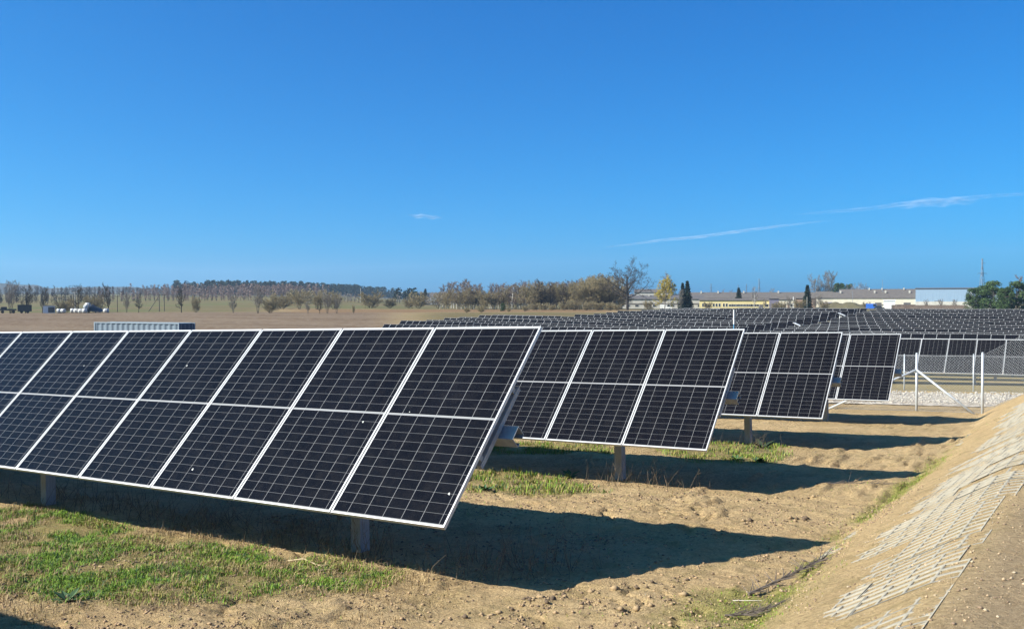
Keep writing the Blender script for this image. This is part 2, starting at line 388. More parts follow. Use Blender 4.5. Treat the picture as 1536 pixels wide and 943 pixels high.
# lattice pavers set in the bank
def lattice():
    Vs, Fs = [], []; n = 0; rnd = random.Random(5)
    y = 3.9
    while y < 26:
        x = CREST - rnd.choice([0, .0, .07])
        while x > float(np.interp(y, TOE_Y, TOE_X)) + .60:
            dz = rnd.uniform(-.003, .003); tx = rnd.uniform(-.008, .008); ty = rnd.uniform(-.010, .010)
            a, bb = 4, 3; cx, cy = .147, .147
            for ii in range(a):
                for jj in range(bb):
                    x0 = x-(ii+1)*cx; y0 = y+jj*cy
                    P = [(x0, y0), (x0+cx, y0), (x0+cx, y0+cy), (x0, y0+cy)]
                    mx, my = x0+cx/2, y0+cy/2; hx, hy = cx*.43, cy*.33
                    Q = [(mx-hx, my-hy), (mx+hx, my-hy), (mx+hx, my+hy), (mx-hx, my+hy)]
                    for (px_, py_) in P+Q+Q:
                        Vs.append((px_, py_, dz+tx*(px_-x)+ty*(py_-y)))
                    for k in range(4):
                        Vs[n+8+k] = (*Q[k], Vs[n+8+k][2]-.022)
                    for k in range(4):
                        k2 = (k+1) % 4
                        Fs += [(n+k, n+k2, n+4+k2), (n+k, n+4+k2, n+4+k), (n+4+k, n+4+k2, n+8+k2), (n+4+k, n+8+k2, n+8+k)]
                    n += 12
            # outer skirt
            x1 = x-a*cx; y1 = y+bb*cy
            for (pa, pb) in (((x1, y), (x, y)), ((x, y), (x, y1)), ((x, y1), (x1, y1)), ((x1, y1), (x1, y))):
                Vs += [(*pa, dz), (*pb, dz), (*pb, dz-.05), (*pa, dz-.05)]; Fs += [(n, n+1, n+2), (n, n+2, n+3)]; n += 4
            x -= a*cx + .003
        y += 3*.147 + .004
    A = np.array(Vs); A[:, 2] += base_z(A[:, 0], A[:, 1]) + .0106
    tag(link('lattice_paving', np_mesh('lattice_paving', A, Fs, M['concrete'])), kind='structure')
lattice()

# ------------------------------------------------------------------ solar panel rows
TILT, SX = 0.8005, 0.0232
ORD = ['first','second','third','fourth','fifth','sixth','seventh','eighth','ninth','tenth','eleventh','twelfth','thirteenth','fourteenth','fifteenth','sixteenth','seventeenth','eighteenth','nineteenth','twentieth']
def frame_mb():
    f = MB(); w, t = .0145, .035
    f.box((MW/2, w/2, -t/2), (MW, w, t)); f.box((MW/2, ML-w/2, -t/2), (MW, w, t))
    f.box((w/2, ML/2, -t/2), (w, ML-2*w, t)); f.box((MW-w/2, ML/2, -t/2), (w, ML-2*w, t))
    return f
frame_mesh = frame_mb().mesh('solar_module', M['alu'])
g_ = MB(); w = .0145
g_.add([(w,w,-.003),(MW-w,w,-.003),(MW-w,ML-w,-.003),(w,ML-w,-.003)], [(0,1,2,3)], 0)
g_.add([(w,w,-.009),(MW-w,w,-.009),(MW-w,ML-w,-.009),(w,ML-w,-.009)], [(3,2,1,0)], 1)
glass_mesh = g_.mesh('cell_glass', [M['cell'], M['back']])
fb = frame_mb(); w = .0145
fb.add([(w,w,-.003),(MW-w,w,-.003),(MW-w,ML-w,-.003),(w,ML-w,-.003)], [(0,1,2,3)], 1)
fb.add([(w,w,-.009),(MW-w,w,-.009),(MW-w,ML-w,-.009),(w,ML-w,-.009)], [(3,2,1,0)], 2)
far_module_mesh = fb.mesh('solar_module', [M['alu'], M['cell_far'], M['back']])
CT, ST = math.cos(TILT), math.sin(TILT)
def on_panel(x, y, n, hb): return (x, y*CT - n*ST, hb + y*ST + n*CT)     # point on the panel plane, n along its normal
def pile_mb(x, y, z0, z1):
    b = MB(); a, d, t = .062, .14, .012
    b.box((x, y-d/2+t/2, (z0+z1)/2), (a*2, t, z1-z0))
    b.box((x-a+t/2, y+t/2, (z0+z1)/2), (t, d-t, z1-z0)); b.box((x+a-t/2, y+t/2, (z0+z1)/2), (t, d-t, z1-z0))
    return b
def make_row(n, hb, label, group, big=True, name='solar_panel_row', zpost=None, posts=None):
    root = empty(name); tag(root, label, 'solar panels', group)
    for k in range(n):
        mo = link('solar_module', frame_mesh if big else far_module_mesh, root, (-k*MP-MW, 0, hb), (TILT, 0, 0)); kid(root, mo)
        if big: kid(mo, link('cell_glass', glass_mesh, mo))
    Lr = n*MP; rot = Matrix.Rotation(TILT, 3, 'X')
    b = MB(); c = on_panel(-Lr/2+.05, .50*ML, -.245, hb); c = Vector(c); [b.box(c + rot @ Vector(o_), d_, rot) for o_, d_ in (((0, 0, .05), (Lr+.14, .15, .008)), ((0, .071, -.008), (Lr+.14, .008, .107)), ((0, -.071, -.008), (Lr+.14, .008, .107)), ((0, .052, -.0655), (Lr+.14, .045, .008)), ((0, -.052, -.0655), (Lr+.14, .045, .008)))]; b.build('beam', M['galv'], root)
    xs = [-.05] + [-k*MP+.01 for k in range(2, n, 2)] + [-Lr+.06] if big else []
    for x in xs:
        r = MB(); r.box(on_panel(x, .51*ML, -.145, hb), (.045, .40*ML, .05), rot)
        for yy in (.34, .68): r.box(on_panel(x, yy*ML, -.0775, hb), (.03, .05, .085), rot)
        r.build('rafter', M['galv'], root)
    for k in range(posts or max(2, int((Lr-1.8)/5.72)+1)):
        x = -1.85-5.72*k if big else -1.5-(Lr-3)*k/(max(posts-1, 1))
        y = .50*ML*CT + .245*ST
        pile_mb(x, y, -.9, hb+.50*ML*ST-.30).build('post', M['pile'], root)
    return root
GN = 'near rows of solar panels'
NEARPOS = [(-4.883, 6.309, -1.890), (-5.083, 12.502, -2.066), (-5.273, 18.838, -2.288), (-5.430, 25.303, -2.510)]
NEARLAB = ['nearest row of dark solar panels, the largest, standing on grey posts in front',
           'second row of dark solar panels from the front, three modules showing behind the nearest row',
           'third row of solar panels, its last two modules showing behind the second row',
           'small end module of the fourth row of dark solar panels, beside the braced fence post']
HB = .62
row0 = None
for i, (x, y, z) in enumerate(NEARPOS):
    r = make_row(20, HB, NEARLAB[i], GN) if row0 is None else copy_tree(row0)
    row0 = row0 or r
    r.location = (x, y, z-HB); r.rotation_euler = (0, -SX, 0); r['label'] = NEARLAB[i]
# the row in front of the first one stands outside the picture; only its shadow reaches in at the lower left corner
r = copy_tree(row0); r.location = (-4.72, .10, -1.74-HB); r.rotation_euler = (0, -SX, 0)
r['label'] = 'row of solar panels left of the view, casting the shadow in the bottom left corner'
# bird droppings on the front row's glass
drop = simple('bird_dropping', (.50,.50,.47), (.36,.36,.33), 40, .8)
mods = [k for k in KIDS[[o for o in COL.objects if o.get('label') == NEARLAB[0]][0].name] if k.name.startswith('solar_module')]
rnd = random.Random(3)
for k, x, y, s in [(0, 1.19, .33, .018), (1, 1.08, 1.03, .016), (0, .27, 1.18, .009), (2, .45, .28, .022), (3, .42, 1.70, .018), (5, .95, 1.66, .011)]:
    b = MB(); n = 9
    s *= .58
    for (dx, dy, q) in ((0, 0, 1), (s*.8, -s*.9, .5)):
        P = [(x+dx+q*s*math.cos(a*2*math.pi/n)*rnd.uniform(.6, 1.2), y+dy+q*s*1.3*math.sin(a*2*math.pi/n)*rnd.uniform(.6, 1.2), -.0022 + (.0006 if q < 1 else 0)) for a in range(n)]
        b.poly(P, (0, 0, .002))
    b.build('bird_dropping', drop, mods[k])
# three rows past the road, right after the far fence
for j in range(3):
    y = 52 + 6.25*j; r = make_row(26, HB, 'x', 'rows of solar panels right behind the far fence') if j == 0 else copy_tree(rowF)
    if j == 0: rowF = r
    x1 = 6.0 + .2*j
    r.location = (x1, y, float(field(np.array([x1-9]), np.array([y]))[0]) + (.0, .03, .05)[j]); r.rotation_euler = (0, -.012, 0)
    r['label'] = ('row of dark solar panels standing tall right behind the chain link of the far fence',
                  'lower of the two thin white-edged panel rows just above the panels behind the fence',
                  'upper of the two thin white-edged rows just above the panels behind the fence')[j]
# the big field of tables beyond: two blocks with an aisle between them
rnd = random.Random(11)
protos = {}
def far_table(n):
    if n not in protos: protos[n] = make_row(n, HB, 'x', 'x', big=False, name='solar_panel_table', posts=3)
    else: return copy_tree(protos[n])
    return protos[n]
blocks = [('left', -46, lambda y: -100 if y < 145 else -85.5), ('right', 8.6, lambda y: -39.8-(y-111)*.05)]
for side, xr, xl in blocks:
    for j in range(17):
        y = 111 + 5.1*j
        x = xr + (rnd.uniform(-.6, .6) if side == 'left' else 0); end = xl(y)
        total = int((x-end)/MP); q = 0; tabs = []
        if j >= 12 and side == 'left': x += 0
        while total > 0:
            n = 10 if total >= 15 else total
            tabs.append((x, n)); x -= n*MP + .02; total -= n
        for q, (x, n) in enumerate(tabs):
            t = far_table(n); xm = x-n*MP/2
            zl, z_r = [float(v) for v in field(np.array([x-n*MP, x]), np.array([y+.8, y+.8]))]
            t.location = (x, y, z_r + rnd.uniform(-.13, .10)); t.rotation_euler = (0, -math.atan2(z_r-zl, n*MP)+rnd.uniform(-.004, .004), 0)
            place = (ORD[q] + ' from the aisle') if side == 'left' else (ORD[len(tabs)-1-q] + ' from the aisle')
            t['label'] = 'solar table %s, %s row back of the %s far block' % (place, ORD[j], side)
            t['category'] = 'solar panels'; t['group'] = 'solar tables in the %s far block' % side

# ------------------------------------------------------------------ fences
def chain_link(pts, h, pitch, r):
    """diamond mesh of wire strung along a polyline of ground points"""
    b = MB()
    for (p, q) in zip(pts[:-1], pts[1:]):
        p, q = Vector(p), Vector(q); L = (q-p).length; n = int(L/pitch)
        for s in (1, -1):
            for k in range(-int(h/pitch)-1, n+1):
                x0, z0, x1, z1 = k*pitch, 0, k*pitch+h, h
                if x0 < 0: z0 -= x0; x0 = 0
                if x1 > L: z1 -= x1-L; x1 = L
                if x1-x0 < .02: continue
                if s < 0: x0, x1 = L-x0, L-x1
                off = Vector((0, .004*s, 0))
                A = p.lerp(q, x0/L)+Vector((0, 0, z0))+off; B = p.lerp(q, x1/L)+Vector((0, 0, z1))+off
                b.tube(A, B, r, r, 3, False)
        b.tube(p+Vector((0, 0, h)), q+Vector((0, 0, h)), r*1.3, r*1.3, 4, False); b.tube(p+Vector((0, 0, .02)), q+Vector((0, 0, .02)), r*1.3, r*1.3, 4, False)
    return b
def fence(label, pts, h, r, braces=(), hs=None, pitch=.09, wr=.0023):
    root = empty('wire_fence', pts[0]); tag(root, label, 'fence'); o = Vector(pts[0])
    loc = [Vector(p)-o for p in pts]
    for i, p in enumerate(loc):
        hh = (hs or {}).get(i, h); b = MB(); b.tube(p-Vector((0, 0, .4)), p+Vector((0, 0, hh+.03)), r, r, 10); b.tube(p+Vector((0, 0, hh+.03)), p+Vector((0, 0, hh+.06)), r*1.12, r*.6, 10)
        b.build('post', M['post'], root, True)
    for (i, dx, dy, zt) in braces:
        p = loc[i]; g = Gs(p.x+o.x+dx, p.y+o.y+dy)-o.z; b = MB(); b.tube(p+Vector((0, -.05, zt)), (p.x+dx, p.y+dy-.05, g-.05), .034, .034, 8); b.build('brace', M['post'], root, True)
    chain_link(loc, h-.03, pitch, wr).build('chain_link', M['wire'], root)
    return root
def gp(x, y): return (x, y, Gs(x, y))
fence('near wire fence with two slanting braces on one post, beside the gravel road',
      [gp(-18.0, 31.2), gp(-15, 31.25), gp(-12, 31.3), gp(-8.95, 31.35), gp(-5.94, 31.4), gp(-4.05, 31.0), gp(-1.4, 30.4), gp(1.4, 29.8)], 1.74, .036,
      [(4, -2.75, -.1, 1.28), (4, 1.72, -.35, 1.28)])
fence('far wire fence with thin posts along the grass behind the gravel road',
      [gp(x, 45.6-.15*(x+9)*.2) for x in (-24.5, -21.4, -18.3, -15.2, -12.2, -9.15, -6.3, -3.2, -.1, 3)], 1.57, .030, (), None, .10, .0023)
def cyl_thing(name, label, cat, loc, parts):
    root = empty(name, loc); tag(root, label, cat)
    for nm, mb, m in parts: mb.build(nm, m, root)
    return root
# weather mast among the panels
p0 = (-21.3, 56.6); mz = float(field(np.array([p0[0]]), np.array([p0[1]]))[0])
bm = simple('blue_paint', (.10,.32,.50), (.08,.26,.42), 4, .5)
a = MB(); a.tube((0,0,-.3), (0,0,3.35), .035, .03, 8); b2 = MB(); b2.tube((0,0,3.35), (0,0,4.25), .042, .042, 8)
cyl_thing('measuring_mast', 'slim pole with white top rising from the panels at left of the middle', 'pole', (*p0, mz), [('pole', a, bm), ('pole_top', b2, M['white'])])
# inverter stands in the aisle
for q, (x, y, lab) in enumerate([(-43.4, 141.6, 'small white inverter stand in the aisle between the far blocks, the nearer one'), (-44.4, 170, 'small white inverter stand in the aisle between the far blocks, the farther one')]):
    z = float(field(np.array([x]), np.array([y]))[0]); s = 1.0
    fr = MB(); [fr.tube((dx, 0, -.2), (dx, 0, 1.9), .04, .04, 6) for dx in (-.42, .42)]
    roof = MB(); roof.box((0, 0, 1.98), (1.3, 1.0, .05), Matrix.Rotation(R(24), 3, 'Y'))
    bx = MB(); bx.box((-.2, -.05, 1.25), (.38, .25, .7)); bx.box((.22, -.05, 1.2), (.34, .25, .6))
    o = cyl_thing('inverter_stand', lab, 'electrical box', (x, y, z), [('frame', fr, M['galv']), ('canopy', roof, M['white']), ('inverter', bx, M['white'])])
    o['group'] = 'inverter stands in the aisle'

# ------------------------------------------------------------------ far buildings
def at(u, D):                                     # ground spot at bearing u and distance D
    x = (u-768)/FPX; X = (math.cos(YAW)*x - math.sin(YAW))*D; Y = (math.sin(YAW)*x + math.cos(YAW))*D
    return X, Y
def gf(X, Y): return float(field(np.array([X]), np.array([Y]))[0])
def ztop(v, D): return (452-v)/FPX*D
def paint(name, c, c2=None, **k): return simple(name, c, c2 or tuple(q*.82 for q in c), k.pop('scale', .6), k.pop('rough', .85), **k)
M['slate'] = paint('dark_sheet_roof', (.115,.105,.10), (.075,.07,.07))
M['slate2'] = paint('grey_brown_roof', (.125,.108,.092), (.085,.074,.065))
M['cream'] = paint('cream_plaster', (.62,.57,.44), (.52,.47,.36)); M['pale'] = paint('pale_concrete', (.50,.47,.41), (.38,.36,.31))
M['yellow'] = paint('yellow_plaster', (.62,.52,.24), (.56,.46,.22)); M['violet'] = paint('grey_violet_boards', (.19,.17,.22), (.13,.12,.16))
M['brick'] = paint('brownish_brick', (.30,.20,.14), (.22,.15,.11)); M['bluemetal'] = paint('blue_grey_cladding', (.24,.33,.42), (.18,.26,.35), stretch=(3,3,.1), scale=1.2)
M['glass'] = simple('window_glass', (.02,.025,.03), (.03,.035,.04), 2, .1)
M['rust'] = paint('brown_fence_boards', (.13,.085,.06), (.09,.06,.045))
def building(name, label, u1, u2, D, v_eave, v_ridge, depth, wall, roof, windows=(), doors=(), trim=None, chim=(), rot=0.0, hip=False, band=None, base_v=None):
    um = (u1+u2)/2; X, Y = at(um, D); z = gf(X, Y); w = (u2-u1)*D/FPX
    root = empty(name, (X, Y, z), YAW - math.atan((um-768)/FPX)*1.0 + rot); tag(root, label, 'building')
    he = ztop(v_eave, D) - z; hr = ztop(v_ridge, D) - z; x0, x1 = -w/2, w/2
    b = MB()                                        # gabled wall block, ridge along the facade
    b.poly([(x0, 0, -1), (x0, depth, -1), (x0, depth, he), (x0, depth/2, hr-.12), (x0, 0, he)], (w, 0, 0))
    b.build('wall', wall, root)
    r = MB(); ov = .35
    for s in (0, 1):
        ya, yb = (-ov, depth/2) if s == 0 else (depth+ov, depth/2); sl = (hr-he)/(depth/2); za = he - ov*sl
        r.poly([(x0-.3, ya, za), (x0-.3, yb, hr), (x0-.3, yb, hr+.16), (x0-.3, ya, za+.16)], (w+.6, 0, 0))
    ro = r.build('roof', roof, root)
    for cx in chim:
        c = MB(); c.box((x0+cx*w, depth*.4, hr+.2), (.8, .8, 1.3)); c.build('chimney', M['pale'], ro)
    for (a, zb, ww, wh) in windows:                 # place along the facade 0..1, sill height, width, height
        x = x0+a*w; f = MB(); t = .07
        f.box((x, -.04, zb-t/2), (ww+2*t, .12, t)); f.box((x, -.04, zb+wh+t/2), (ww+2*t, .12, t))
        f.box((x-ww/2-t/2, -.04, zb+wh/2), (t, .12, wh)); f.box((x+ww/2+t/2, -.04, zb+wh/2), (t, .12, wh))
        fo = f.build('window', M['white'], root); p = MB(); p.box((x, -.015, zb+wh/2), (ww, .05, wh)); p.build('pane', M['glass'], fo)
    for (a, ww, wh, m) in doors:
        d = MB(); d.box((x0+a*w, -.04, wh/2-.1), (ww, .1, wh)); d.build('door', m, root)
    if band:
        q = MB(); q.box((0, -.05, he*band), (w-.1, .14, .5)); q.build('band', M['slate2'], root)
    return root
building('factory_building', 'long low pale factory with a dark roof behind the oak and the yellow willow', 930, 1054, 455, 448.5, 443, 14, M['pale'], M['slate'],
         [(a, 1.0, 1.6, .9) for a in np.linspace(.1, .95, 9)], [], None, (.35,), band=.5)
building('warehouse', 'upper grey roof rising behind the long dark-roofed factory left of the yellow willow', 952, 1003, 560, 438.5, 433.5, 20, M['pale'], M['slate2'], [(a, 2.5, 1.6, 1.0) for a in np.linspace(.1, .9, 8)])
building('office_building', 'low cream-yellow building with a row of small dark windows facing the panels', 1050, 1156, 435, 450.3, 447.8, 10, M['yellow'], M['slate2'],
         [(a, 1.15, .75, 1.35) for a in (.05,.09,.13,.20,.24,.28,.34,.38)] + [(a, 1.25, 2.0, .9) for a in (.44,.48,.53,.57,.61,.65)] + [(a, 1.25, 2.6, .9) for a in (.70,.745,.79)] + [(.93, 1.0, 1.5, 1.3)], [(.85, 2.0, 2.2, M['slate'])])
building('long_shed', 'very long dark grey roof stretching behind the cream-yellow building', 1030, 1212, 520, 447, 438.3, 22, M['pale'], M['slate2'], [], [], None, (.12, .26, .47, .75))
building('cottage', 'small house with a pale front and blue-violet side boards right of the cream-yellow building', 1158, 1192, 425, 449, 441, 9, M['cream'], M['slate2'], [(.55, 1.0, 1.0, 1.3), (.85, 1.0, 1.1, 1.4)], [(.72, 1, 2.1, M['brick'])])
building('boarded_barn', 'grey-violet boarded barn with an open gable just left of the dark spruce', 1154, 1168, 412, 448, 447, 7, M['violet'], M['slate2'], [], [(.5, 1.4, 2.4, M['slate'])])
building('gabled_house', 'brown gabled house standing right behind the dark spruce', 1184, 1222, 440, 447, 439, 10, M['brick'], M['slate2'], [(.3, 1.2, 1.0, 1.2), (.75, 1.2, 1.0, 1.2)])
building('gabled_house', 'cream house with a steep grey gable below the two tall pale birches', 1225, 1248, 450, 446.5, 437.5, 9, M['cream'], M['slate2'], [(.25, 1.8, 1.0, 1.2)], [(.7, 4.2, 3.2, M['violet'])], None, ())
building('long_shed', 'long cream shed under a brown-grey roof between the birches and the blue metal hall', 1250, 1379, 480, 447, 438, 16, M['cream'], M['slate2'],
         [(a, .9, 2.0, .9) for a in np.linspace(.05, .95, 14)], [(.52, 3, 3, M['slate']), (.83, 3.2, 3, M['slate'])], None, (.10, .48, .60, .86), band=.33)
building('long_shed', 'faint grey roof line behind the long cream shed, topped by white vents', 1262, 1384, 570, 441, 433.5, 16, M['pale'], M['slate2'], [], [], None, (.35, .5, .75))
hall = building('metal_hall', 'tall hall with blue-grey metal cladding over a pale concrete base at right', 1378, 1490, 465, 432.8, 431.4, 24, M['bluemetal'], M['slate'], [(.62, 1.5, 1.4, 1.2)], [(.28, 3.4, 3.8, M['slate'])])
hb_ = MB(); wdt = (1490-1378)*465/FPX; hb_.box((0, -.12, 1.3), (wdt-.2, .2, 4.2)); hb_.build('concrete_base', M['pale'], hall)
g_ = MB(); g_.box((wdt*.18, -.1, 6.3), (.45, .14, 6)); g_.build('downpipe', M['white'], hall)
building('white_shed', 'small plain white shed in front of the long cream shed', 1326, 1342, 430, 451, 450.2, 6, M['white'], M['white'], [], [(.8, 1.2, 2, M['slate2'])])
building('house', 'tiny white house with a grey roof beside the dark spruce on the left horizon', 645, 657, 700, 445, 440.5, 8, M['white'], M['slate2'], [(.3, 1.2, 1.1, 1.3), (.75, 1.2, 1.1, 1.3)])
def boxy(name, label, cat, u, D, size, mats, parts, rz=0.0, dz=0):
    X, Y = at(u, D); root = empty(name, (X, Y, gf(X, Y)+dz), YAW - math.atan((u-768)/FPX) + rz); tag(root, label, cat)
    for nm, fn, m in parts:
        b = MB(); fn(b); b.build(nm, m, root)
    return root
# brown board fence before the hall, blue and white vehicles
def _boards(b):
    for k in range(88): b.box((-15+k*.34, random.Random(k).uniform(-.02, .02), .95), (.31, .04, 1.9+random.Random(k).uniform(-.12, .12)))
boxy('board_fence', 'brown board fence standing in front of the blue metal hall', 'fence', 1395, 415, 0, 0, [('boards', _boards, M['rust']), ('rail', lambda b: b.box((0, .06, 1.2), (30, .06, .1)), M['rust'])])
blue = paint('bright_blue_paint', (.03,.13,.50), (.025,.11,.42), rough=.4)
def car(label, u, D, m, L=4.3, H=1.5, cat='car'):
    X, Y = at(u, D); root = empty('parked_car' if cat == 'car' else 'parked_van', (X, Y, gf(X, Y)), YAW - math.atan((u-768)/FPX)); tag(root, label, cat)
    if cat == 'car': P = [(-L/2,0,.35),(L/2,0,.35),(L/2,0,.75),(L*.42,0,.88),(L*.27,0,.93),(L*.14,0,H),(-L*.27,0,H),(-L*.42,0,.98),(-L/2,0,.9)]
    else: P = [(-L/2,0,.4),(L/2,0,.4),(L/2,0,1.0),(L*.44,0,1.2),(L*.30,0,H),(-L/2,0,H)]
    b = MB(); b.poly(P, (0, 1.7, 0)); b.build('body', m, root)
    g = MB(); zg = H-.5
    if cat == 'car': g.poly([(L*.22,-.012,.95),(L*.12,-.012,H-.1),(-L*.25,-.012,H-.1),(-L*.36,-.012,.98)], (0, .02, 0))
    else: g.poly([(L*.41,-.012,1.25),(L*.28,-.012,H-.12),(L*.1,-.012,H-.12),(L*.1,-.012,1.25)], (0, .02, 0))
    g.build('window', M['glass'], root)
    for x in (-L*.31, L*.31):
        for y in (.1, 1.6):
            w_ = MB(); w_.tube((x, y-.11, .33), (x, y+.11, .33), .33, .33, 14); wo_ = w_.build('wheel', M['tyre'], root)
            h_ = MB(); h_.tube((x, y-.13, .33), (x, y-.112, .33), .19, .19, 12); h_.build('rim', M['galv'], wo_)
M['tyre'] = simple('tyre_rubber', (.02,.02,.02), (.03,.03,.03), 5, .8)
car('white van parked behind the panels below the yellow willow', 999, 400, M['white'], 4.9, 2.2, 'van')
car('bright blue van parked in front of the long cream shed', 1308, 415, blue, 5.0, 2.5, 'van')
car('small dark car parked right of the bright blue van', 1319, 413, simple('dark_paint', (.03,.03,.04), None, 3, .3), 4.3, 1.6)
# the container behind the first row, corrugated, end doors coloured darker to paint in their shade
cont = paint('container_paint', (.15,.19,.225), (.12,.155,.19)); contd = paint('container_end_shade', (.09,.10,.12), (.07,.08,.10))
cX0, cY0 = at(142, 113); cX1, cY1 = at(268, 107.5)
cl = Vector((cX1-cX0, cY1-cY0)).length; cr = math.atan2(cY1-cY0, cX1-cX0)
ctop = ztop(482.5, 110) - .08
root = empty('shipping_container', ((cX0+cX1)/2, (cY0+cY1)/2, ctop-2.6), cr); tag(root, 'grey-blue corrugated shipping container behind the nearest panel row', 'container')
b = MB(); n = 64; P = []
for k in range(n):
    x = -cl/2+.06+(cl-.12)*k/(n-1); P.append((x, (.0, .0, .09, .09)[k % 4], 0))
for k in range(n-1): b.add([(P[k][0],P[k][1],.15),(P[k+1][0],P[k+1][1],.15),(P[k+1][0],P[k+1][1],2.48),(P[k][0],P[k][1],2.48)], [(0,1,2,3)])
b.box((0, 1.26, 1.32), (cl-.1, 2.3, 2.36)); b.build('body', cont, root)
fr = MB(); fr.box((0, 0, 2.54), (cl, .1, .12)); fr.box((0, 0, .08), (cl, .1, .15)); fr.box((0, 2.44, 2.54), (cl, .1, .12))
for x in (-cl/2, cl/2):
    for y in (0, 2.44): fr.box((x, y, 1.305), (.14, .14, 2.6))
fr.build('frame', paint('container_frame', (.24,.29,.33)), root)
rf = MB(); rf.box((0, 1.22, 2.535), (cl-.16, 2.32, .05)); rf.build('roof', cont, root)
for s in (0, 1):
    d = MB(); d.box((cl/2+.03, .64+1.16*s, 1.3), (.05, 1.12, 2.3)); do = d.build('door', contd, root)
    for yy in (.35, .9):
        l = MB(); l.tube((cl/2+.075, yy+1.16*s, .2), (cl/2+.075, yy+1.16*s, 2.45), .02, .02, 6); l.build('lock_bar', M['galv'], do)
# pylons and poles
M['steel'] = simple('pylon_steel', (.20,.23,.27), (.16,.19,.22), 3, .6)
def pylon(label, u, D, v, arms, w0=None):
    X, Y = at(u, D); z = gf(X, Y); h = ztop(v, D)-z; w0 = w0 or h*.13; w1 = h*.018; t = max(h*.0042, .07)
    root = empty('power_pylon', (X, Y, z), YAW+.3); tag(root, label, 'pylon', 'lattice pylons on the horizon')
    b = MB(); lv = [0, .22, .42, .58, .72, .84, .93, 1.0]; wd = [w0+(w1-w0)*min(1, (k/.8)) for k in lv]
    c4 = [(-1,-1),(1,-1),(1,1),(-1,1)]
    for k in range(len(lv)-1):
        for q in range(4):
            a0 = Vector((c4[q][0]*wd[k]/2, c4[q][1]*wd[k]/2, lv[k]*h)); a1 = Vector((c4[q][0]*wd[k+1]/2, c4[q][1]*wd[k+1]/2, lv[k+1]*h))
            n1 = c4[(q+1) % 4]; d1 = Vector((n1[0]*wd[k+1]/2, n1[1]*wd[k+1]/2, lv[k+1]*h)); d0 = Vector((n1[0]*wd[k]/2, n1[1]*wd[k]/2, lv[k]*h))
            b.tube(a0, a1, t, t, 4, False); b.tube(a0, d1, t*.55, t*.55, 3, False); b.tube(d0, a1, t*.55, t*.55, 3, False)
    b.build('mast', M['steel'], root)
    for (f, l, r_) in arms:
        a = MB(); zc = f*h
        for s, ln in ((-1, l), (1, r_)):
            if ln: a.tube((0, 0, zc+h*.02), (s*ln*h, 0, zc), t*.8, t*.5, 4); a.tube((0, 0, zc-h*.006), (s*ln*h, 0, zc), t*.8, t*.5, 4); a.tube((s*ln*h, 0, zc), (s*ln*h, 0, zc-h*.035), t*.5, t*.5, 4)
        a.build('cross_arm', M['steel'], root)
pylon('tall steel lattice pylon rising above the right-hand pines', 1473, 900, 387.5, [(.90, .0, .09), (.68, .12, .12)])
pylon('lattice pylon with one wide arm above the bare tree behind the cream-yellow building', 1138.5, 1150, 418, [(.86, .0, .10), (.62, .13, .13)])
pylon('small far lattice pylon at the left end of the long dark grey roof', 1066.5, 1250, 425, [(.80, .10, .14), (.6, .1, .12)])
pylon('faint thin pylon between the two lattice pylons, left of the bare tree', 1119.5, 1400, 426, [(.85, .06, .10)])
pylon('faintest short pylon standing just right of the small conifer', 1107, 1500, 427, [(.8, .05, .06)])
def pole(label, u, D, v, m, r=.12, strut=None, top=True, name='utility_pole'):
    X, Y = at(u, D); z = gf(X, Y); h = ztop(v, D)-z
    root = empty(name, (X, Y, z), YAW); tag(root, label, 'pole')
    b = MB(); b.tube((0, 0, -.5), (0, 0, h), r, r*.75, 7); b.build('pole', m, root)
    if top:
        c = MB(); c.box((0, 0, h-.35), (1.5, .12, .12)); [c.tube((x, 0, h-.3), (x, 0, h-.05), .06, .05, 6) for x in (-.65, 0.2, .65)]; c.build('cross_arm', m, root)
    if strut:
        s = MB(); s.tube((strut, 0, -.3), (0, 0, h*.92), r*.9, r*.7, 7); s.build('strut', m, root)
M['wood'] = simple('dark_pole_wood', (.075,.06,.05), (.11,.09,.07), 3, .9)
pole('pale concrete pole standing among the white wrapped bales', 112.5, 318, 437, M['pale'], .16)
pole('dark utility pole with a slanting strut in the green meadow', 239, 340, 441, M['wood'], .17, -4.0)
pole('plain dark pole right of the strutted utility pole', 246.5, 345, 441, M['wood'], .15)
pole('short dark pole in the meadow between the bale heap and a bare tree', 176, 330, 443, M['wood'], .15)
pole('thin pale mast on the left horizon between the round bushes', 541, 640, 432, M['pale'], .2, None, False)
pole('thin aerial rising from the long cream shed roof', 1323.5, 500, 419, M['steel'], .10, None, False, 'aerial')
pole('slim grey pole in front of the long cream shed', 1279, 430, 436, M['steel'], .09, None, False)
pole('pale slim post in front of the dark spruce', 1210.5, 400, 445, M['pale'], .11, None, False)
pole('white post beside the boarded barn', 1190, 405, 445, M['white'], .18, None, False)
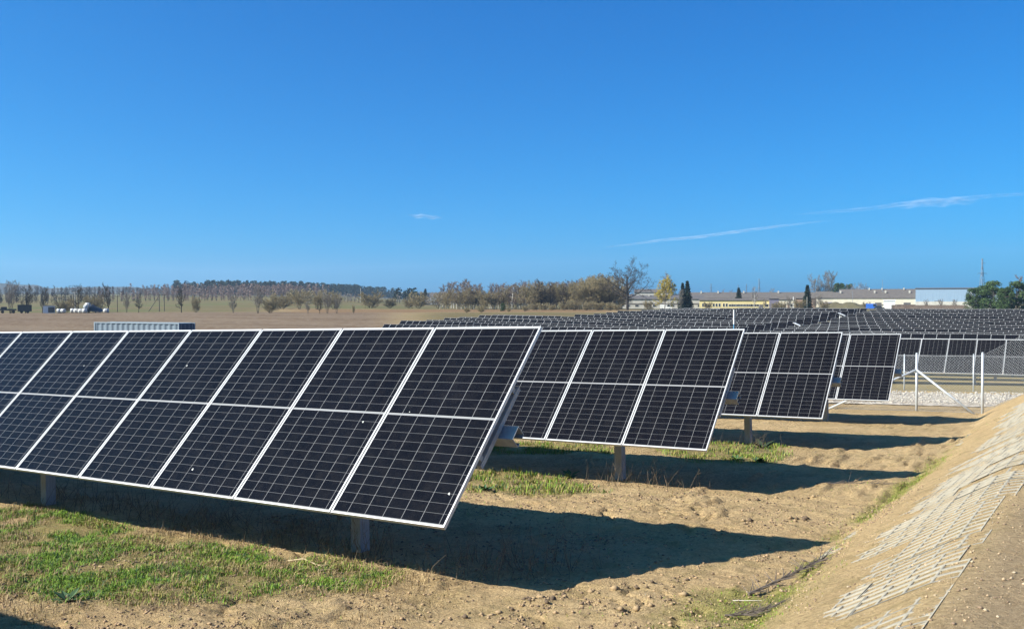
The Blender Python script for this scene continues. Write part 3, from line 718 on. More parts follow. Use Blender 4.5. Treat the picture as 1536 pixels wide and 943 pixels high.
# silage bales and the dark heap by the bare trees
M['wrap'] = simple('white_bale_wrap', (.56,.56,.54), (.32,.32,.31), 1.5, .35); M['tarp'] = simple('black_tarpaulin', (.018,.018,.02), (.035,.035,.035), 2, .4)
def bale(u, D, dz, label, r=1.15, rz=0.0):
    X, Y = at(u, D); root = empty('wrapped_bale', (X, Y, gf(X, Y)+dz), YAW+rz); tag(root, label, 'bale', 'white wrapped bales in the field')
    b = MB(); b.tube((-.6, 0, r), (.6, 0, r), r, r, 16); b.tube((-.72, 0, r), (-.6, 0, r), r*.8, r, 16); b.tube((.6, 0, r), (.72, 0, r), r, r*.8, 16); b.build('wrap', M['wrap'], root, True)
bl = [(88.5,312,0,'low white bale at the left end of the heap'),(94.5,312,0,'second white bale from the left end of the heap'),(109,316,0,'white bale just left of the pale concrete pole'),(114.5,314,0,'white bale right at the foot of the pale concrete pole'),(121,312,0,'white bale in front of the tall two-stemmed bare tree'),
      (127,311,0,'white bale low against the dark heap'),(128.5,313,1.15,'white bale on top of another, leaning on the dark heap'),(131.5,313.5,1.9,'topmost white bale, on the peak of the dark heap'),(159,314,0,'lone white bale right of the dark heap')]
for k, (u, D, dz, lab) in enumerate(bl): bale(u, D, dz, lab, .74, random.Random(k).uniform(-.6, .6))
X, Y = at(139.5, 316); root = empty('tarp_heap', (X, Y, gf(X, Y)), YAW); tag(root, 'dark tarpaulin covered heap beside the stacked white bales', 'heap')
hx = np.linspace(-3.8, 3.6, 20); hy = np.linspace(-3, 3, 12); HX, HY = np.meshgrid(hx, hy)
HZ = 2.9*np.clip(1-np.abs(HX+.4)/4.3, 0, 1)**.55*np.clip(1-np.abs(HY)/3.2, 0, 1)**.5*(.8+.4*fbm(HX, HY, 5)) - .1
q = (np.arange(11)[:, None]*20+np.arange(19)[None]).ravel(); kid(root, link('tarpaulin', np_mesh('tarpaulin', np.stack([HX, HY, HZ], -1).reshape(-1, 3), np.stack([q, q+1, q+21, q+20], -1), M['tarp'], True), root))
tp = MB(); [tp.tube((x, -2.6, .12), (x+.4, -2.6, .12), .35, .35, 8) for x in (-2.5, -.4, 1.8)]; tp.build('tyre_weight', M['tyre'], root)
boxy('dark_trailer', 'dark box trailer at the foot of the second bare tree from the left', 'trailer', 37, 316, 0, 0, [('box', lambda b: b.box((0, 0, 1.7), (4.2, 2, 2.2)), M['tarp']), ('wheel', lambda b: b.tube((-.9, -1.1, .45), (-.9, -.85, .45), .45, .45, 12), M['tyre']), ('wheel', lambda b: b.tube((.9, -1.1, .45), (.9, -.85, .45), .45, .45, 12), M['tyre'])])
boxy('low_wagon', 'low dark farm wagon at the far left under the first bare tree', 'wagon', 12, 316, 0, 0, [('bed', lambda b: (b.box((0, 0, 1.2), (5, 2, .5)), b.box((-1.2, 0, 1.8), (1.8, 1.6, .7))), M['tarp']), ('wheel', lambda b: b.tube((-1.6, -1.1, .5), (-1.6, -.85, .5), .5, .5, 12), M['tyre']), ('wheel', lambda b: b.tube((1.6, -1.1, .5), (1.6, -.85, .5), .5, .5, 12), M['tyre'])])
boxy('white_hut', 'small white hut with a dark opening left of the bale heap', 'hut', 73.5, 316, 0, 0, [('wall', lambda b: b.box((0, .8, 1.2), (3.6, 1.8, 2.4)), M['white']), ('roof', lambda b: b.box((0, .8, 2.47), (4.0, 2.2, .14)), M['slate2']), ('door', lambda b: b.box((.7, -.14, 1.1), (1.9, .08, 1.8)), M['slate'])])
# grassy earth mound before the long cream shed
X, Y = at(1262, 430); ax = math.atan((1262-768)/FPX)
hx = np.linspace(-11, 14, 40); hy = np.linspace(-5, 5, 20); HX, HY = np.meshgrid(hx, hy)
HZ = 3.0*sstep(-11, -4, HX)*sstep(14, 6, HX)*np.clip(1-(HY/5)**2, 0, 1)*(.75+.5*fbm(HX*.4, HY*.4, 6)) - .15
q = (np.arange(19)[:, None]*40+np.arange(39)[None]).ravel()
mo = link('earth_mound', np_mesh('earth_mound', np.stack([HX, HY, HZ], -1).reshape(-1, 3), np.stack([q, q+1, q+41, q+40], -1), paint('mound_turf', (.115,.10,.045), (.08,.065,.035), scale=.9), True), None, (X, Y, gf(X, Y)), (0, 0, YAW-ax)); tag(mo, kind='structure')

# ------------------------------------------------------------------ trees
def prism(Va, Fa, p0, p1, r0, r1, n):
    d = p1-p0; L = np.linalg.norm(d)
    if L < 1e-6: return
    d = d/L; a = np.cross(d, [0,0,1.0]) if abs(d[2]) < .95 else np.cross(d, [1.0,0,0]); a /= np.linalg.norm(a); b = np.cross(d, a)
    k = len(Va)
    for p, r in ((p0, r0), (p1, r1)):
        for i in range(n):
            t = 2*math.pi*i/n; Va.append(p + r*(math.cos(t)*a + math.sin(t)*b))
    for i in range(n): Fa.append((k+i, k+(i+1) % n, k+n+(i+1) % n, k+n+i))
def rot_about(v, axis, ang):
    axis = axis/np.linalg.norm(axis); return v*math.cos(ang)+np.cross(axis, v)*math.sin(ang)+axis*np.dot(axis, v)*(1-math.cos(ang))
def bare_tree(seed, H, stems=1, spread=.6, up=.25, levels=4, first=.25, kids=(7,5,4,4), droop=0.0, tr=.022, leaf=0, leafsize=.2, ratio=.6, tw=.016, lean=.12, shape=None):
    """returns (trunk V,F), (twig V,F), leaves V,F"""
    rnd = random.Random(seed); T = ([], []); C = ([], []); L = ([], [])
    def grow(p, d, ln, r, lev):
        seg = 5 if lev == 0 else (4 if lev == 1 else 3); pts = [p]; q = p; rr = [r]
        for s in range(seg):
            jit = np.array([rnd.gauss(0, 1), rnd.gauss(0, 1), rnd.gauss(0, 1)])*(.045 if lev == 0 else .13)
            d = d + jit + np.array([0, 0, up*(.35 if lev else .1) - droop*(lev >= 2)*(.35+.15*s)]); d = d/np.linalg.norm(d)
            q = q + d*ln/seg; pts.append(q); rr.append(max(r*(1-.8*(s+1)/seg) if lev else r*(1-.72*(s+1)/seg), tw*.5))
        tgt = T if lev <= 1 else C
        for s in range(seg): prism(tgt[0], tgt[1], pts[s], pts[s+1], rr[s], rr[s+1], 6 if lev == 0 else (4 if lev == 1 else 3))
        if lev >= levels:
            for _ in range(leaf):
                c = pts[rnd.randint(1, seg)] + np.array([rnd.gauss(0, .12) for _ in range(3)]); s = leafsize*rnd.uniform(.6, 1.3)
                a = np.array([rnd.gauss(0, 1) for _ in range(3)]); a /= np.linalg.norm(a); b = np.cross(a, [rnd.gauss(0, 1), rnd.gauss(0, 1), rnd.gauss(0, 1)]); b /= max(np.linalg.norm(b), 1e-6)
                k = len(L[0]); L[0].extend([c-a*s*.5, c+b*s*.3, c+a*s*.5, c-b*s*.3]); L[1].append((k, k+1, k+2, k+3))
            return
        nk = kids[min(lev, len(kids)-1)]
        for k in range(nk):
            t = (first if lev == 0 else .2) + (1-(first if lev == 0 else .2))*(k+rnd.random())/nk
            i = min(int(t*seg), seg-1); f = t*seg-i; pp = pts[i]*(1-f)+pts[i+1]*f
            dd = pts[i+1]-pts[i]; dd /= np.linalg.norm(dd)
            ax = np.cross(dd, np.array([rnd.gauss(0, 1) for _ in range(3)])); ang = spread*rnd.uniform(.7, 1.3)*(1.15 if lev == 0 else 1)
            l2 = ln*ratio*rnd.uniform(.7, 1.15)*(1-.45*t if lev == 0 else 1-.35*t)
            if shape and lev == 0: l2 = ln*shape(t)*rnd.uniform(.85, 1.1)
            grow(pp, rot_about(dd, ax, ang), l2, max((rr[i]*(1-f)+rr[i+1]*f)*.62, tw*.6), lev+1)
    for s in range(stems):
        a = 2*math.pi*s/stems+rnd.random(); o = np.array([math.cos(a), math.sin(a), 0])*(.05*H*.4 if stems > 1 else 0)
        d = np.array([math.cos(a)*lean*(stems > 1), math.sin(a)*lean*(stems > 1), 1.0])
        grow(o-np.array([0, 0, .3]), d/np.linalg.norm(d), H*(.8 if stems == 1 else rnd.uniform(.6, .82)), tr*H*(1 if stems == 1 else .6), 0)
    return T, C, L
def bark(name, a, b): return simple(name, a, b, 1.2, .9, per_obj=.25, spec=.2)
M['bark_dark'] = bark('dark_bark', (.060,.050,.042), (.035,.030,.026)); M['bark_grey'] = bark('grey_bark', (.13,.115,.095), (.08,.07,.06)); M['bark_white'] = bark('birch_bark', (.55,.52,.47), (.28,.26,.23))
M['tw_dark'] = bark('dark_twigs', (.085,.070,.058), (.06,.05,.042)); M['tw_red'] = bark('reddish_twigs', (.235,.165,.135), (.18,.125,.105)); M['tw_olive'] = bark('olive_twigs', (.30,.245,.135), (.23,.185,.105)); M['tw_grey'] = bark('grey_twigs', (.24,.21,.18), (.18,.16,.14))
M['lf_yellow'] = bark('willow_catkins', (.42,.33,.055), (.32,.25,.04)); M['lf_olive'] = bark('budding_leaves', (.27,.235,.11), (.22,.19,.09)); M['lf_pine'] = bark('pine_needles', (.065,.105,.035), (.036,.062,.025)); M['lf_spruce'] = bark('spruce_needles', (.022,.038,.022), (.014,.024,.016)); M['lf_dark'] = bark('dry_leaves', (.10,.07,.05), (.08,.055,.04))
def proto(fn, mt, mc, ml=None):
    (tv, tf), (cv, cf), (lv, lf) = fn
    tm = np_mesh('trunk', tv, tf, mt, True)
    V = list(cv)+list(lv); Fq = list(cf)+[tuple(i+len(cv) for i in f) for f in lf]
    cm = np_mesh('crown', V, Fq, [mc, ml or mc], False, [0]*len(cf)+[1]*len(lf))
    zs = float(np.percentile([p[2] for p in V], 98.5)); return tm, cm, zs
def needle_tree(seed, H, kind):
    rnd = random.Random(seed); T = ([], []); L = ([], [])
    prism(T[0], T[1], np.array([0, 0, -.4]), np.array([0, 0, H*.93]), .018*H, .004*H, 7)
    def clump(c, sx, sz, n, s):
        for _ in range(n):
            v = np.array([rnd.gauss(0, 1), rnd.gauss(0, 1), rnd.gauss(0, 1)]); v /= np.linalg.norm(v); v *= rnd.random()**.35
            p = c + v*np.array([sx, sx, sz]); a = np.array([rnd.gauss(0, 1), rnd.gauss(0, 1), rnd.gauss(0, .7)]); a /= np.linalg.norm(a); b = np.cross(a, [rnd.gauss(0, 1), rnd.gauss(0, 1), rnd.gauss(0, 1)]); b /= max(np.linalg.norm(b), 1e-6)
            q = s*rnd.uniform(.6, 1.3); k = len(L[0]); L[0].extend([p-a*q*.5, p+b*q*.28, p+a*q*.5, p-b*q*.28]); L[1].append((k, k+1, k+2, k+3))
    if kind == 'spruce':
        z = .08*H
        while z < H*.98:
            r = .24*H*(1-z/H)**.85+.015*H; nb = 9
            for k in range(nb):
                a = 2*math.pi*(k+rnd.random()*.7)/nb; rr = r*rnd.uniform(.7, 1.12)
                for f in (.35, .65, .92):
                    clump(np.array([math.cos(a)*rr*f, math.sin(a)*rr*f, z-.18*rr*f]), .055*H*(1.15-.5*f)*(.4+r/(.24*H)), .022*H, 10, .055*H)
            z += .052*H*rnd.uniform(.85, 1.15)
    else:
        for k in range(56):
            a = rnd.random()*6.283; t = rnd.random(); zc = H*(.09+.87*t); R_ = .36*H*math.sqrt(max(.08, 1-((t-.33)/.72)**2))*rnd.uniform(.45, 1.0)
            c = np.array([math.cos(a)*R_, math.sin(a)*R_, zc]); s0 = np.array([0, 0, max(zc-.15*H, .1*H)])
            prism(T[0], T[1], s0, c, .006*H, .003*H, 4); clump(c, .12*H*rnd.uniform(.75, 1.2), .085*H, 95, .05*H)
    return T, ([], []), L
PR = {}
def reg(k, fn, mt, mc, ml=None): PR.setdefault(k, []).append(proto(fn, mt, mc, ml))
for s in (1, 2, 3): reg('alder', bare_tree(s, 11, 1, .78, .40, 4, .14, (22,8,6,4), 0, .017, ratio=.40, tw=.042), M['bark_dark'], M['tw_dark'])
for s in (4, 5): reg('multi', bare_tree(s, 11, 4, .60, .40, 4, .2, (11,7,5,3), 0, .016, ratio=.46, tw=.042, lean=.18), M['bark_grey'], M['tw_grey'])
for s in (6, 7, 8): reg('birch', bare_tree(s, 13, 1, .62, .45, 4, .16, (28,9,7,4), .12, .010, ratio=.34, tw=.045), M['bark_white'], M['tw_red'])
for s in (9, 10, 11): reg('willow', bare_tree(s, 11, 5, .72, .42, 4, .12, (11,7,5,3), 0, .012, ratio=.50, tw=.045, lean=.26, leaf=1, leafsize=.075), M['bark_grey'], M['tw_olive'], M['lf_olive'])
for s in (12, 13): reg('bush', bare_tree(s, 5, 10, .75, .35, 3, .1, (10,7,5), 0, .010, ratio=.5, tw=.034, lean=.5, leaf=1, leafsize=.05), M['bark_grey'], M['tw_olive'], M['lf_olive'])
reg('oak', bare_tree(21, 18, 1, 1.0, .40, 4, .20, (16,8,6,4), 0, .030, ratio=.5, tw=.055, shape=lambda t: .84-.26*t), M['bark_dark'], M['tw_dark'])
reg('yellow', bare_tree(23, 13, 1, .95, .34, 4, .16, (22,8,6,4), .20, .016, ratio=.48, tw=.024, leaf=3, leafsize=.26, shape=lambda t: .62-.26*t), M['bark_grey'], M['tw_olive'], M['lf_yellow'])
for s in (24, 25): reg('grey', bare_tree(s, 14, 1, .75, .40, 4, .25, (20,8,6,4), 0, .016, ratio=.42, tw=.042), M['bark_white'], M['tw_grey'], M['lf_dark'])
reg('spruce', needle_tree(26, 12, 'spruce'), M['bark_dark'], M['lf_spruce'], M['lf_spruce'])
for s in (27, 28, 29): reg('pine', needle_tree(s, 10, 'pine'), M['bark_grey'], M['lf_pine'], M['lf_pine'])
KN = {'alder': 'bare_tree', 'multi': 'bare_tree', 'birch': 'birch_tree', 'willow': 'willow_tree', 'bush': 'shrub', 'oak': 'oak_tree', 'yellow': 'willow_tree', 'grey': 'bare_tree', 'spruce': 'spruce_tree', 'pine': 'pine_tree'}
trnd = random.Random(77)
def tree(kind, u, D, v, label, group=None, wide=1.0, var=None):
    P = PR[kind]; tm, cm, zs = P[(var if var is not None else trnd.randrange(len(P))) % len(P)]
    X, Y = at(u, D); z = gf(X, Y); h = max(ztop(v, D)-z, 1.0); s = h/zs
    root = empty(KN[kind], (X, Y, z), trnd.uniform(0, 6.28)); root.scale = (s*wide, s*wide, s)
    tag(root, label, 'shrub' if kind == 'bush' else 'tree', group)
    link('trunk', tm, root); link('crown', cm, root)
    return root
GL = 'bare trees along the edge of the stubble field'
for a in [('multi',16,316,421,'tall many-stemmed bare tree at the far left above the dark wagon',.8),('alder',38,317,427,'bare tree behind the dark box trailer, second from the left',1),('alder',63.5,318,432,'slim bare tree just left of the small white hut',.8),('alder',118,313,427,'tall dark bare tree growing in front of the white bales',.9),
          ('bush',98,320,449,'bare shrub behind the low white bales',1.6),('bush',142,322,444,'bare shrub rising behind the dark tarpaulin heap',1.2),('alder',163,316,425,'dark bare tree just right of the lone white bale',.8),('multi',190,316,441,'small bare tree with several thin stems, right of the short dark pole',.7),('alder',208,314,440,'small dark bare tree with one bent stem, left of the strutted pole',1),
          ('alder',272,312,429,'dark bare tree standing straight behind the right end of the container',1.0),('bush',294,310,446,'pale small bare tree right of the dark one behind the container',.55),('multi',350,300,443,'bare tree of medium height between the container and the tall many-stemmed tree',.9),('multi',387,296,427,'tall many-stemmed pale grey bare tree, the tallest left of the olive willows',.9),('bush',405,296,446,'olive bare shrub at the foot of the tall many-stemmed tree',1.0)]:
    tree(*a[:5], GL, a[5])
for a in [('willow',449,395,436,'left end of the three broad olive willows in the middle distance',1.3),('willow',475,392,437,'middle one of the three broad olive willows in the middle distance',1.25),('willow',500,392,438,'right end of the three broad olive willows in the middle distance',1.25)]: tree(*a[:5], 'olive willows in the middle distance', a[5])
for a in [('multi',462,290,451,'leftmost little dark tree in front of the olive willows',.9),('alder',479.5,288,448,'second little dark tree in front of the olive willows',1.0),('multi',491,286,442,'thickest little dark tree in front of the olive willows',1.0),('multi',505,286,445,'little tree with a forked trunk at the right end before the olive willows',.9),('bush',530,284,457,'thin pale sapling standing alone right of the little dark trees',.35)]: tree(*a[:5], 'little trees in front of the willows', a[5])
for a in [('bush',424,400,441,'grey shrub mass between the tall many-stemmed tree and the olive willows',1.4),('bush',556,440,438,'round yellowish bush on the brown field, left one of the pair',1.35),('bush',585,440,447,'low round bush between the yellowish bush and the small wood',1.3),('bush',613,445,447,'low bush touching the left side of the olive bush by the spruce',1.1),('bush',628,440,439,'tall olive bush below the lone dark spruce',1.25)]: tree(*a[:5], 'round bushes on the brown field', a[5])
tree('spruce', 638, 640, 433.5, 'lone dark spruce beside the tiny white house on the left horizon', None, 1.0)
# the wood left of the big oak: one tree at a time
WOOD = [('birch',664,427),('willow',668,437),('birch',677,422),('birch',685,426),('birch',692,424),('birch',699,418),('willow',700,437),('birch',706,424),('willow',710,432),('birch',717,428),('birch',724,425),('willow',729,436),('birch',735,430),('birch',742,424),('birch',748,430),('birch',755,425),
        ('willow',762,432),('birch',768,425),('willow',773,427),('birch',780,428),('birch',787,422),('willow',793,428),('birch',799,421),('willow',806,423),('alder',812,420),('willow',819,427),('alder',826,424),('birch',833,422),('willow',838,426),('alder',845,425),('birch',852,421),('willow',857,425),('willow',864,430),
        ('willow',871,423),('willow',879,419),('birch',885,415),('willow',891,414),('willow',898,416),('birch',904,413),('willow',910,414),('willow',917,417),('willow',924,422),('willow',931,430)]
WOOD = sorted(WOOD + [('birch',u,v) for u,v in ((660,431),(672,425),(681,424),(695,421),(702,422),(711,426),(721,427),(738,428),(745,427),(751,427),(758,427),(765,426),(777,427),(784,425),(790,424),(803,422),(815,424),(822,425),(829,424),(841,424),(848,424),(861,422),(868,422),(875,420))] + [('willow',u,v) for u,v in ((657,443),(689,434),(721,436),(741,438),(752,437),(783,432),(811,428),(833,428),(850,427),(868,425),(888,417),(902,416))], key=lambda q: q[1])
desc = {'birch': 'slender reddish birch left of the oak', 'willow': 'rounded olive willow left of the oak', 'alder': 'darker bare tree left of the oak'}
cnt = {}
for i, (k, u, v) in enumerate(WOOD):
    D = 395+trnd.uniform(0, 45) + (20 if k == 'birch' else 0)
    cnt[k] = cnt.get(k, 0)+1; n = cnt[k]
    num = ORD[n-1] if n <= 20 else (('twenty-'+ORD[n-21]) if n <= 29 and n > 20 else ('thirtieth' if n == 30 else ('thirty-'+ORD[n-31] if n < 40 else ('fortieth' if n == 40 else 'forty-'+ORD[n-41]))))
    num = num.replace('twentieth-', 'twenty-')
    tree(k, u, D, v+trnd.uniform(-1, 1), '%s, the %s from the left end of the wood' % (desc[k], num), 'trees of the wood left of the oak', {'birch': 1.65, 'willow': 1.35, 'alder': 1.2}[k])
for i, (u, v, D) in enumerate([(700,461,300),(722,459,300),(763,462,318),(788,458,330),(801,455,380),(815,454,375),(828,456,372),(846,452,370),(862,450,372),(880,452,370),(897,452,368),(914,453,366),(926,456,362)]):
    tree('bush', u, D, v, 'low brown shrub at the foot of the wood, %s from the left' % ORD[i], 'shrubs at the foot of the wood', 1.3)
tree('pine', 754.5, 330, 455, 'small dark young pine in front of the birches of the wood', None, .9)
tree('oak', 941, 372, 392, 'big bare oak with a wide dark crown in the middle of the skyline', None, 1.15)
tree('bush', 973, 385, 451, 'reddish brown bare shrub between the oak and the yellow willow', None, 1.1)
tree('yellow', 997, 388, 417, 'yellow-flowering willow with a rounded crown right of the oak', None, .92)
tree('grey', 1006, 420, 409, 'bare grey tree rising behind the yellow willow', None, .75)
tree('spruce', 1031, 392, 422, 'taller dark blue-green spruce beside the yellow willow', None, .85); tree('spruce', 1024, 398, 425, 'slightly lower dark spruce close to the taller one by the yellow willow', None, .8)
tree('multi', 1021, 382, 434, 'thin bare tree in front of the pair of dark spruces', None, .6)
tree('spruce', 1108, 475, 432, 'small dark conifer rising over the cream-yellow building', None, 1.0)
tree('grey', 1131.5, 418, 430, 'bare brownish tree in front of the right part of the cream-yellow building', None, .8)
tree('bush', 1173, 405, 452, 'grey bare shrub before the cottage', None, 1.0)
tree('spruce', 1211, 415, 428, 'dark dense spruce standing alone before the gabled houses', None, .95)
tree('multi', 1226, 560, 413, 'left one of the two tall pale birch-like trees above the gabled houses', None, .9, 0); tree('multi', 1241, 560, 407, 'right and taller one of the two tall pale trees above the gabled houses', None, .85, 1)
tree('multi', 1229, 430, 441, 'reddish bare small tree between the dark spruce and the cream gabled house', None, .8)
tree('pine', 1259, 600, 425.5, 'round dark pine peeping over the roofs right of the two pale trees', None, 1.0); tree('birch', 1268, 610, 427, 'reddish bare tree between two pines over the roofs', None, 1.1); tree('pine', 1274, 640, 427, 'second smaller pine peeping over the roofs', None, .7)
for u, v, t in [(1283,426,'left'),(1289,424,'middle'),(1295,426,'right')]: tree('grey', u, 620, v, 'faint bare tree over the long cream shed, %s one of the three' % t, 'faint bare trees over the shed', .9)
for u, v, t in [(1086,433,'left'),(1096,434,'right')]: tree('birch', u, 640, v+1, 'faint bare treetop over the long grey roof, %s one of the pair' % t, 'faint treetops over the grey roof', 1.1)
tree('grey', 1158, 640, 432.5, 'faint bare treetop over the long grey roof right of the bare brownish tree', None, 1.2)
tree('grey', 1350, 680, 433, 'faint low treetop over the roof line by the metal hall', None, 1.0)
for i, (u, v, D, w_, t) in enumerate([(1460,433,350,1.0,'smallest rounded pine at the left end of the pine group'),(1490,423,345,1.12,'largest broad pine in the middle of the pine group at right'),(1477,429,352,1.0,'pine squeezed between the smallest and the largest pine'),(1524,423,343,1.12,'broad pine at the right edge of the picture'),(1508,432,338,1.0,'lower pine filling the gap between the two broad pines'),(1551,424,345,.9,'pine just past the right edge of the picture')]):
    tree('pine', u, D, v, t, 'pines at the right edge', w_, i)
tree('birch', 1531, 420, 413.5, 'reddish bare treetop above the pine at the right edge', None, 1.3)
tree('grey', 964, 640, 431, 'faint bare tree behind the upper grey roof right of the oak', None, 2.0)

for k_, u, D, v, lab, w_ in [('bush',1062,425,453,'low bare shrub at the left end of the cream-yellow building',1.2),('multi',1147,408,447,'small bare tree at the right end of the cream-yellow building',.8),('bush',1163,400,453,'bare shrub in front of the boarded barn',1.3),
    ('multi',1183,410,444,'small bare tree between the white post and the dark spruce',.9),('bush',1199,402,450,'low bare shrub left of the dark spruce',1.3),('multi',1222,405,446,'twiggy reddish bare tree right next to the dark spruce',.9),('bush',1237,408,452,'low bare shrub right of the twiggy reddish tree',1.3),
    ('bush',1300,440,453,'low bare shrub left of the bright blue van',1.2),('multi',1390,425,449,'left one of the bare saplings before the concrete base of the metal hall',1.0),('multi',1412,425,448,'middle one of the bare saplings before the metal hall',1.0),('multi',1432,425,449,'right one of the bare saplings before the metal hall',1.0)]:
    tree(k_, u, D, v, lab, None, w_)
# far woods that read as one mass
def wood(name, pts, mats, seed, gap, hh, depth=60, kind='birch'):
    """pts: (bearing u, distance D) polyline, trees every gap metres in several ranks"""
    rnd = random.Random(seed); V = []; Fs = []; mi = []
    W = [Vector((*at(u, D), 0)) for u, D in pts]
    for (a, b) in zip(W[:-1], W[1:]):
        L = (b-a).length; n = int(L/gap); nrm = Vector((-(b-a).y, (b-a).x, 0)).normalized()
        for k in range(n):
            for rank in range(4):
                c = a.lerp(b, (k+rnd.random())/n) + nrm*rnd.uniform(0, depth); h = hh*rnd.uniform(.72, 1.1); z = gf(c.x, c.y)
                w_ = h*(.16 if kind == 'birch' else .24)
                p0 = np.array([c.x, c.y, z]); s = len(V); t = .16
                V.extend([p0+[-t,0,0], p0+[t,0,0], p0+[t*.3,0,h*.9], p0+[-t*.3,0,h*.9], p0+[0,-t,0], p0+[0,t,0], p0+[0,t*.3,h*.9], p0+[0,-t*.3,h*.9]]); Fs += [(s,s+1,s+2,s+3),(s+4,s+5,s+6,s+7)]; mi += [1, 1]
                for _ in range(60 if kind != 'birch' else 60):
                    t_ = rnd.random(); zz = h*((.16+.84*t_) if kind == 'birch' else (.22+.78*t_)); r_ = w_*math.sqrt(max(.05, 1-((t_-.35)/.7)**2))*rnd.random()**.5; an = rnd.random()*6.283
                    q = p0+np.array([math.cos(an)*r_, math.sin(an)*r_, zz]); e = h*(.085 if kind != 'birch' else .07)*rnd.uniform(.6, 1.3)
                    a_ = np.array([rnd.gauss(0,1), rnd.gauss(0,1), rnd.gauss(0,1)+(.9 if kind == 'birch' else 0)]); a_ /= np.linalg.norm(a_); b_ = np.cross(a_, [rnd.gauss(0,1), rnd.gauss(0,1), rnd.gauss(0,1)]); b_ /= max(np.linalg.norm(b_), 1e-6); b_ *= (.34 if kind == 'birch' else .6)
                    s = len(V); V.extend([q-a_*e, q+b_*e, q+a_*e, q-b_*e]); Fs.append((s,s+1,s+2,s+3)); mi.append(0)
    return tag(link(name, np_mesh(name, V, Fs, mats, False, mi)), kind='stuff')
wood('birch_wood', [(190,820),(300,800),(420,790),(505,850)], [M['tw_red'], M['bark_white']], 1, 3.0, 10.5, 60)
wood('pine_forest', [(250,1150),(340,1150),(420,1200),(520,1350),(600,1500)], [M['lf_spruce'], M['bark_dark']], 2, 4.0, 17, 60, 'pine')
wood('distant_pine_wood', [(588,760),(612,740)], [M['lf_spruce'], M['bark_dark']], 3, 5, 11, 20, 'pine')
wood('alder_wood', [(-40,900),(60,880),(200,860)], [M['tw_dark'], M['bark_dark']], 4, 5, 9, 90)
wood('brush_line', [(395,560),(440,540),(520,560)], [M['tw_olive'], M['bark_grey']], 6, 5, 8, 25)
wood('distant_tree_belt', [(600,1300),(700,1150),(940,1050),(1160,1000),(1360,950),(1600,900)], [M['tw_red'], M['bark_grey']], 5, 11, 12, 60)
wood('hedge_row', [(-30,560),(60,570),(165,585)], [M['tw_dark'], M['bark_dark']], 8, 3.5, 6, 14)
wood('scrub_belt', [(150,600),(260,620),(380,640)], [M['tw_red'], M['bark_grey']], 12, 5, 7, 30)
wood('scrub_belt', [(500,620),(580,640),(650,600)], [M['tw_grey'], M['bark_grey']], 13, 6, 6, 30)
# wooded hills on the left horizon, several kilometres off
def hills(name, u0, u1, D, prof, seed, mat):
    us = np.linspace(u0, u1, 420); rows = []
    for f in np.linspace(0, 1, 16):
        d = D*(1-.28*(1-f)); xs, ys = at(us, d)
        top = np.interp(us, [p[0] for p in prof], [p[1] for p in prof])
        bump = (fbm(us*.06+f*7, us*0+seed+f*5, seed, 4)-.5)*1.8 + (fbm(us*.8+f*30, us*0+f*9, seed+3, 3)-.5)*1.2
        z = ((452-top+bump)/FPX*D)*(f**1.6) + (-4+ .010*(d-1000)*0 + 22*(1-f))*(1-f)
        rows.append(np.stack([xs, ys, z], -1))
    back = rows[-1].copy(); bx, by = at(us, D*1.08); back[:, 0] = bx; back[:, 1] = by; back[:, 2] = -10; rows.append(back)
    A = np.array(rows); k, n = A.shape[:2]; q = (np.arange(k-1)[:, None]*n+np.arange(n-1)[None]).ravel()
    return tag(link(name, np_mesh(name, A.reshape(-1, 3), np.stack([q, q+1, q+1+n, q+n], -1), mat, True)), kind='structure')
def hill_mat():
    m, nt, b = newmat('wooded_hill'); geo = N(nt, 'ShaderNodeNewGeometry'); pos = geo.outputs['Position']
    n1 = noise_n(nt, .004, 5, .6, pos); n2 = noise_n(nt, .03, 5, .75, pos)
    c = mixc(nt, ramp(nt, n2, .38, .62), (.030,.040,.022), (.085,.065,.048)); c = mixc(nt, ramp(nt, n1, .56, .60), c, (.20,.19,.09))
    nt.links.new(c, b.inputs['Base Color']); b.inputs['Roughness'].default_value = 1; b.inputs['Specular IOR Level'].default_value = 0; return m
HM = hill_mat()
hills('hills', -140, 780, 3000, [(-140,428),(0,425),(30,427),(55,427),(70,432),(100,431),(150,430),(205,431),(260,434),(420,436),(600,440),(780,447)], 5, HM)
hills('far_hills', 380, 1800, 3300, [(380,440),(520,438),(660,438),(700,441),(900,444),(1200,446),(1500,445),(1800,444)], 9, HM)

